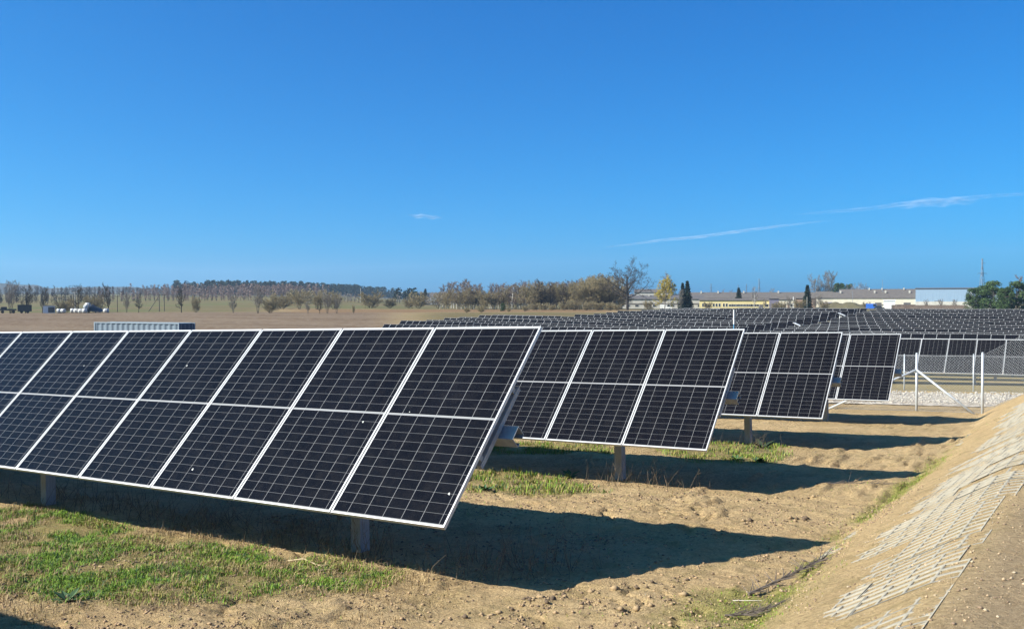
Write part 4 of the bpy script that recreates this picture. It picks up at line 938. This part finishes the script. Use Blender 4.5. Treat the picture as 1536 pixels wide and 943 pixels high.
# ------------------------------------------------------------------ ground cover close by
rs = np.random.RandomState(4)
def blades(name, px_, py_, hmin, hmax, width, mats, lean=.6, pick=None, tuft=.02):
    n = len(px_); ang = rs.rand(n)*6.283; h = hmin+(hmax-hmin)*rs.rand(n)**1.6; ln = lean*rs.rand(n)
    x = px_+rs.randn(n)*tuft; y = py_+rs.randn(n)*tuft; z = G(x, y)-.008
    dx, dy = np.cos(ang), np.sin(ang); wx, wy = -dy*width/2, dx*width/2; wv = .6+.8*rs.rand(n)
    wx, wy = wx*wv, wy*wv
    b0 = np.stack([x-wx, y-wy, z], -1); b1 = np.stack([x+wx, y+wy, z], -1)
    m0 = np.stack([x+dx*ln*h*.35-wx*.8, y+dy*ln*h*.35-wy*.8, z+h*.6], -1); m1 = np.stack([x+dx*ln*h*.35+wx*.8, y+dy*ln*h*.35+wy*.8, z+h*.6], -1)
    t0 = np.stack([x+dx*ln*h-wx*.1, y+dy*ln*h-wy*.1, z+h*(1-.35*ln)], -1); t1 = np.stack([x+dx*ln*h+wx*.1, y+dy*ln*h+wy*.1, z+h*(1-.35*ln)], -1)
    Vv = np.stack([b0, b1, m0, m1, t0, t1], 1).reshape(-1, 3); k = np.arange(n)[:, None]*6
    Ff = np.concatenate([k+[0,1,3,2], k+[2,3,5,4]], 1).reshape(-1, 4)
    mi = np.repeat((pick if pick is not None else rs.randint(0, len(mats), n)), 2)
    return tag(link(name, np_mesh(name, Vv, Ff, mats, False, mi)), kind='stuff')
def leafmat(name, a, b):
    m, nt, bs = newmat(name); geo = N(nt, 'ShaderNodeNewGeometry')
    c = mixc(nt, ramp(nt, noise_n(nt, 7, 4, .7, geo.outputs['Position']), .3, .7), a, b); nt.links.new(c, bs.inputs['Base Color']); bs.inputs['Roughness'].default_value = .7; bs.inputs['Specular IOR Level'].default_value = .25
    return m
GRN = [leafmat('fresh_grass', (.20,.325,.03), (.125,.215,.022)), leafmat('yellowish_grass', (.25,.235,.05), (.19,.19,.04)), leafmat('dry_straw', (.42,.32,.16), (.30,.21,.10)), leafmat('blue_green_leaf', (.06,.12,.045), (.045,.09,.04))]
def scatter(n, x0, x1, y0, y1, dens):
    x = x0+(x1-x0)*rs.rand(n); y = y0+(y1-y0)*rs.rand(n); k = rs.rand(n) < dens(x, y); return x[k], y[k]
x, y = scatter(230000, -12.6, -5.2, 4.1, 7.2, lambda x, y: grass_cover(x, y)*sstep(.36, .60, fbm(x*3.4, y*3.4, 141, 4)))
blades('grass', x, y, .014, .072, .0062, GRN, 1.35, np.where(fbm(x*1.8, y*1.8, 149, 3)+.12*rs.randn(len(x)) > .5, rs.choice([0,0,0,3], len(x)), rs.choice([0,1,1,2,2], len(x))))
x, y = scatter(90000, -12.5, -5.4, 11, 19.6, lambda x, y: grass_cover(x, y)*sstep(.38, .6, fbm(x*3, y*3, 143, 3)))
blades('grass', x, y, .03, .11, .010, GRN, .9, rs.choice([0,0,1,1,2,3], len(x)))
x, y = scatter(60000, -3.4, -1.9, 6.3, 19, lambda x, y: moss_cover(x, y)*.8)
blades('moss', x, y, .008, .032, .008, GRN[:3], .8, rs.choice([0,1,1,2], len(x)), .01)
# sparse sprouts and straw all over the sand
x, y = scatter(26000, -12, -2.4, 4, 24, lambda x, y: sstep(.50, .72, fbm(x*1.1, y*1.3, 145, 4)))
blades('sprouts', x, y, .01, .045, .007, GRN, 1.0, rs.choice([1,1,2,2,0], len(x)))
x, y = scatter(40000, -12.6, -4.6, 4.1, 8.3, lambda x, y: sstep(.45, .6, fbm(x*1.6, y*1.6, 147, 4))*.9*sstep(-4.4, -6.2, x))
blades('dry_grass', x, y, .02, .11, .005, [GRN[2], leafmat('brown_straw', (.26,.18,.10), (.16,.11,.06))], 1.7)
# tall dead weeds in the shade below the rows
def weeds(name, spots, mats, n, h0, h1):
    b = MB(); rnd = random.Random(9)
    for (cx, cy, sx_, sy_) in spots:
        for _ in range(n):
            x = cx+rnd.gauss(0, sx_); y = cy+rnd.gauss(0, sy_); z = Gs(x, y)-.02; h = rnd.uniform(h0, h1); p = Vector((x, y, z)); d = Vector((rnd.gauss(0, .35), rnd.gauss(0, .35), 1)).normalized()
            for s in range(4):
                q = p+d*h/4; b.tube(p, q, .0035*(1-s*.2), .0035*(.8-s*.2), 3, False, rnd.randrange(len(mats)) if s == 0 else 0)
                if s > 1 and rnd.random() < .6:
                    e = (d+Vector((rnd.gauss(0, .8), rnd.gauss(0, .8), .2))).normalized(); b.tube(q, q+e*h*.2, .002, .001, 3, False)
                p = q; d = (d+Vector((rnd.gauss(0, .2), rnd.gauss(0, .2), -.05))).normalized()
    return tag(b.build(name, mats), kind='stuff')
weeds('dead_weeds', [(-7.4,7.2,.5,.25),(-11.2,7.4,.6,.25),(-12.6,7.5,.6,.25),(-4.9,7.6,.3,.3),(-6.6,7.0,.4,.15),(-5.3,7.4,.5,.3),(-8.6,7.3,.6,.25),(-9.8,7.4,.6,.2),(-6.6,12.9,.35,.2),(-6.0,13.1,.4,.2),(-6.4,17.9,.5,.4)], [leafmat('dead_stalks', (.16,.12,.075), (.10,.075,.05))], 42, .12, .55)
# small broad-leaved weeds, each a plant of its own
def rosette(seed, r, n):
    b = MB(); rnd = random.Random(seed)
    for k in range(n):
        a = 6.283*k/n+rnd.uniform(-.3, .3); l = r*rnd.uniform(.6, 1.1); w_ = l*.22; el = rnd.uniform(.15, .9); c, s = math.cos(a), math.sin(a)
        P = [(0,0,0), (c*l*.5-s*w_, s*l*.5+c*w_, l*.5*el), (c*l, s*l, l*el*.75), (c*l*.5+s*w_, s*l*.5-c*w_, l*.5*el)]
        b.add(P, [(0,3,2,1)])
    return b
wl_ = [(-7.62,4.62,.13,'small dark green leafy weed on the bare soil near the bottom edge, below the grass'),(-8.05,11.35,.16,'leafy weed at the lower edge of the grass patch beside the nearest row end'),(-5.75,16.55,.17,'leafy weed on the sand by the foot of the third row, the right one'),(-6.25,16.75,.16,'leafy weed on the sand by the foot of the third row, the left one'),
       (-7.7,13.2,.20,'dark leafy weed at the shadow edge under the second row'),(-6.55,19.0,.30,'dark round weed right of the third row post')]
for k, (x, y, r, lab) in enumerate(wl_):
    o = rosette(k, r, 16).build('leafy_weed', GRN[3] if k != 5 else M['lf_spruce']); o.location = gp(x, y); tag(o, lab, 'weed')
# dead branches and stalks lying about
def branch(name, label, pts, r, m, side=8, seed=0):
    rnd = random.Random(seed); b = MB(); P = [Vector((x, y, Gs(x, y)+r+dz)) for x, y, dz in pts]
    for k in range(len(P)-1):
        b.tube(P[k], P[k+1], r*(1-.7*k/(len(P)-1)), r*(1-.7*(k+1)/(len(P)-1)), 6)
        for _ in range(side):
            t = rnd.random(); p = P[k].lerp(P[k+1], t); d = (P[k+1]-P[k]).normalized()+Vector((rnd.gauss(0, .5), rnd.gauss(0, .5), abs(rnd.gauss(0, .25)))); l = rnd.uniform(.06, .22)
            e = p+d.normalized()*l; e.z = max(e.z, Gs(e.x, e.y)+.004); b.tube(p, e, r*.35, r*.15, 4)
    return tag(b.build(name, m), label, 'branch')
mg = simple('dead_branch_bark', (.14,.11,.085), (.075,.06,.05), 12, .9); ms_ = simple('pale_dry_stalk', (.45,.36,.22), (.34,.26,.15), 12, .9)
branch('fallen_branch', 'dead twiggy branch lying along the mossy strip at the foot of the bank', [(-2.78,7.75,.01),(-2.62,8.1,.03),(-2.52,8.5,.03),(-2.47,8.9,.02)], .014, mg, 26, 1)
branch('fallen_branch', 'loose heap of thin twigs on the moss near the bottom edge of the picture', [(-2.72,7.05,.01),(-2.55,7.15,.03),(-2.42,7.3,.01)], .009, mg, 40, 2)
branch('dry_stalk', 'pale dry stalk lying at the shadow edge in front of the nearest post', [(-7.1,6.62,.01),(-6.85,6.60,.03),(-6.6,6.55,.01),(-6.45,6.40,0)], .008, ms_, 5, 3)
branch('dry_stalk', 'short white stick lying across the moss beside the dead branch', [(-2.86,7.6,0),(-2.62,7.62,.005)], .005, simple('white_stick', (.50,.45,.37)), 0, 4)
branch('fallen_branch', 'thin dry twigs lying on the sand at the tip of the second shadow', [(-4.1,14.3,0),(-3.7,14.5,.02),(-3.2,14.6,.01)], .010, mg, 18, 5)
# clods, pebbles
def lumps(name, x, y, s, mats, sink=.3):
    n = len(x); base = np.array([(1,0,0),(-1,0,0),(0,1,0),(0,-1,0),(0,0,1),(0,0,-1)], float); tri = np.array([(0,2,4),(2,1,4),(1,3,4),(3,0,4),(2,0,5),(1,2,5),(3,1,5),(0,3,5)])
    P = base[None]*s[:, None, None]*(.6+.7*rs.rand(n, 6, 1))*np.array([1.2, 1, .7])
    a = rs.rand(n)*6.283; c, sn = np.cos(a)[:, None], np.sin(a)[:, None]; X_ = P[..., 0]*c-P[..., 1]*sn; Y_ = P[..., 0]*sn+P[..., 1]*c
    z = G(x, y)+s*(.5-sink); Vv = np.stack([X_+x[:, None], Y_+y[:, None], P[..., 2]+z[:, None]], -1).reshape(-1, 3)
    Ff = (np.arange(n)[:, None, None]*6+tri[None]).reshape(-1, 3)
    return tag(link(name, np_mesh(name, Vv, Ff, mats, False, np.repeat(rs.randint(0, len(mats), n), 8))), kind='stuff')
x, y = scatter(45000, -9, -2.3, 4, 13, lambda x, y: .2+.8*sstep(.5, .68, fbm(x*2.2, y*2.2, 151, 3)))
lumps('soil_clods', x, y, .004+.017*rs.rand(len(x))**4, [simple('sandy_clod', (.40,.28,.16), (.30,.20,.11), 20, .95), simple('dark_clod', (.20,.14,.085), (.15,.10,.06), 20, .95)])
cx_, cy_ = [], []
for (x0, y0, x1, y1, n_) in ((-4.45,5.8,-4.15,6.9,26),(-4.15,6.7,-3.4,8.1,34),(-3.6,6.2,-3.15,7.6,20),(-4.6,12.4,-3.6,13.6,20),(-4.0,10.9,-3.3,11.6,14)):
    t = rs.rand(n_); cx_.append(x0+(x1-x0)*t+rs.randn(n_)*.05); cy_.append(y0+(y1-y0)*t+rs.randn(n_)*.05)
cx_ = np.concatenate(cx_); cy_ = np.concatenate(cy_)
lumps('turned_clods', cx_, cy_, .012+.03*rs.rand(len(cx_))**2, [simple('dark_brown_clod', (.13,.09,.055), (.09,.06,.035), 20, .95), simple('dry_clod', (.34,.24,.13), (.25,.17,.09), 20, .95)], .25)  # dark brown and lighter clods mixed at random
x, y = scatter(16000, -2.9, .6, 3.6, 14, lambda x, y: np.where(x > -1, .7, .2))
lumps('pebbles', x, y, .003+.011*rs.rand(len(x))**4, [simple('pale_pebble', (.42,.33,.22), (.34,.26,.16), 20, .9), simple('brown_pebble', (.26,.18,.11), (.18,.125,.08), 20, .95), simple('sand_grain', (.46,.33,.2), (.36,.25,.14), 20, .95)], .2)
x, y = scatter(5000, -10, 0, 34.5, 42, lambda x, y: np.full(len(x), .9))
n_ = len(x); P0 = G(x, y)
lumps('road_gravel', x, y, .02+.03*rs.rand(n_)**2, [simple('pale_gravel_stone', (.52,.48,.41), (.40,.36,.30), 9, .9), simple('grey_gravel_stone', (.42,.39,.34), (.33,.30,.26), 9, .9)], -2.6)

# ------------------------------------------------------------------ high thin clouds: long soft bodies of vapour far above the haze
def cloud(name, label, u0, v0, u1, v1, D, th, dens, seed, width=None, taper=1.0):
    def dirp(u, v):
        X, Y = at(u, D); return Vector((X, Y, (452-v)/FPX*D))
    a, b = dirp(u0, v0), dirp(u1, v1); L = (b-a).length; n = 40; m = 24; Vv = []; Fs = []
    ax = (b-a).normalized(); up = Vector((0, 0, 1)); up = (up-ax*up.dot(ax)).normalized(); sd = ax.cross(up)
    for i in range(n+1):
        t = i/n; r = th*math.sin(math.pi*min(max(t, .02), .98))**.6*(taper+(1-taper)*t); wob = (float(vnoise(np.array([t*7.]), np.array([seed*1.]), seed)[0])-.5)*th*.8
        for k in range(m):
            an = 2*math.pi*k/m; Vv.append(a.lerp(b, t)+up*(r*math.sin(an)+wob)+sd*(width or th)*1.5*math.cos(an)*(r/th))
    for i in range(n):
        for k in range(m): Fs.append((i*m+k, i*m+(k+1) % m, (i+1)*m+(k+1) % m, (i+1)*m+k))
    mt = bpy.data.materials.new('vapour'); mt.use_nodes = True; nt = mt.node_tree; nt.nodes.clear(); o = nt.nodes.new('ShaderNodeOutputMaterial')
    geo = N(nt, 'ShaderNodeNewGeometry'); nz = noise_n(nt, 1/(th*4.0), 4, .65, geo.outputs['Position']); at_ = N(nt, 'ShaderNodeAttribute', attribute_name='soft')
    fac = math_n(nt, 'MULTIPLY', math_n(nt, 'MULTIPLY', ramp(nt, nz, .30, .70), at_.outputs['Fac']), dens)
    tr = nt.nodes.new('ShaderNodeBsdfTransparent'); df = nt.nodes.new('ShaderNodeBsdfDiffuse'); df.inputs[0].default_value = (.92,.94,.97,1); mx = nt.nodes.new('ShaderNodeMixShader')
    nt.links.new(fac, mx.inputs[0]); nt.links.new(tr.outputs[0], mx.inputs[1]); nt.links.new(df.outputs[0], mx.inputs[2]); nt.links.new(mx.outputs[0], o.inputs['Surface'])
    me = np_mesh(name, [tuple(p) for p in Vv], Fs, mt, True); sf = me.attributes.new('soft', 'FLOAT', 'POINT')
    sf.data.foreach_set('value', [abs(math.cos(2*math.pi*k/m))**1.5*math.sin(math.pi*i/n)**.7 for i in range(n+1) for k in range(m)])
    return tag(link(name, me), kind='stuff')
cloud('vapour_trail', '', 885, 374, 1260, 329, 9000, 16, .27, 1)
cloud('vapour_trail', '', 1180, 324, 1600, 284, 9000, 24, .15, 2)
cloud('cloud_wisp', '', 1340, 309, 1470, 301, 9100, 46, .20, 3)
cloud('cloud_wisp', '', 610, 322, 664, 328, 9000, 22, .26, 4)

# ------------------------------------------------------------------ haze: the air between here and the hills
hz = MB(); hz.box((-1100, 1500, 85), (7600, 5200, 220)); hm = bpy.data.materials.new('haze_air'); hm.use_nodes = True
nt = hm.node_tree; nt.nodes.clear(); o = nt.nodes.new('ShaderNodeOutputMaterial'); pv = nt.nodes.new('ShaderNodeVolumePrincipled')
pv.inputs['Color'].default_value = (.55,.76,1.0,1); pv.inputs['Density'].default_value = .00012; pv.inputs['Anisotropy'].default_value = .2
nt.links.new(pv.outputs[0], o.inputs['Volume'])
HAZE = True
if HAZE: tag(hz.build('haze', hm), kind='stuff')
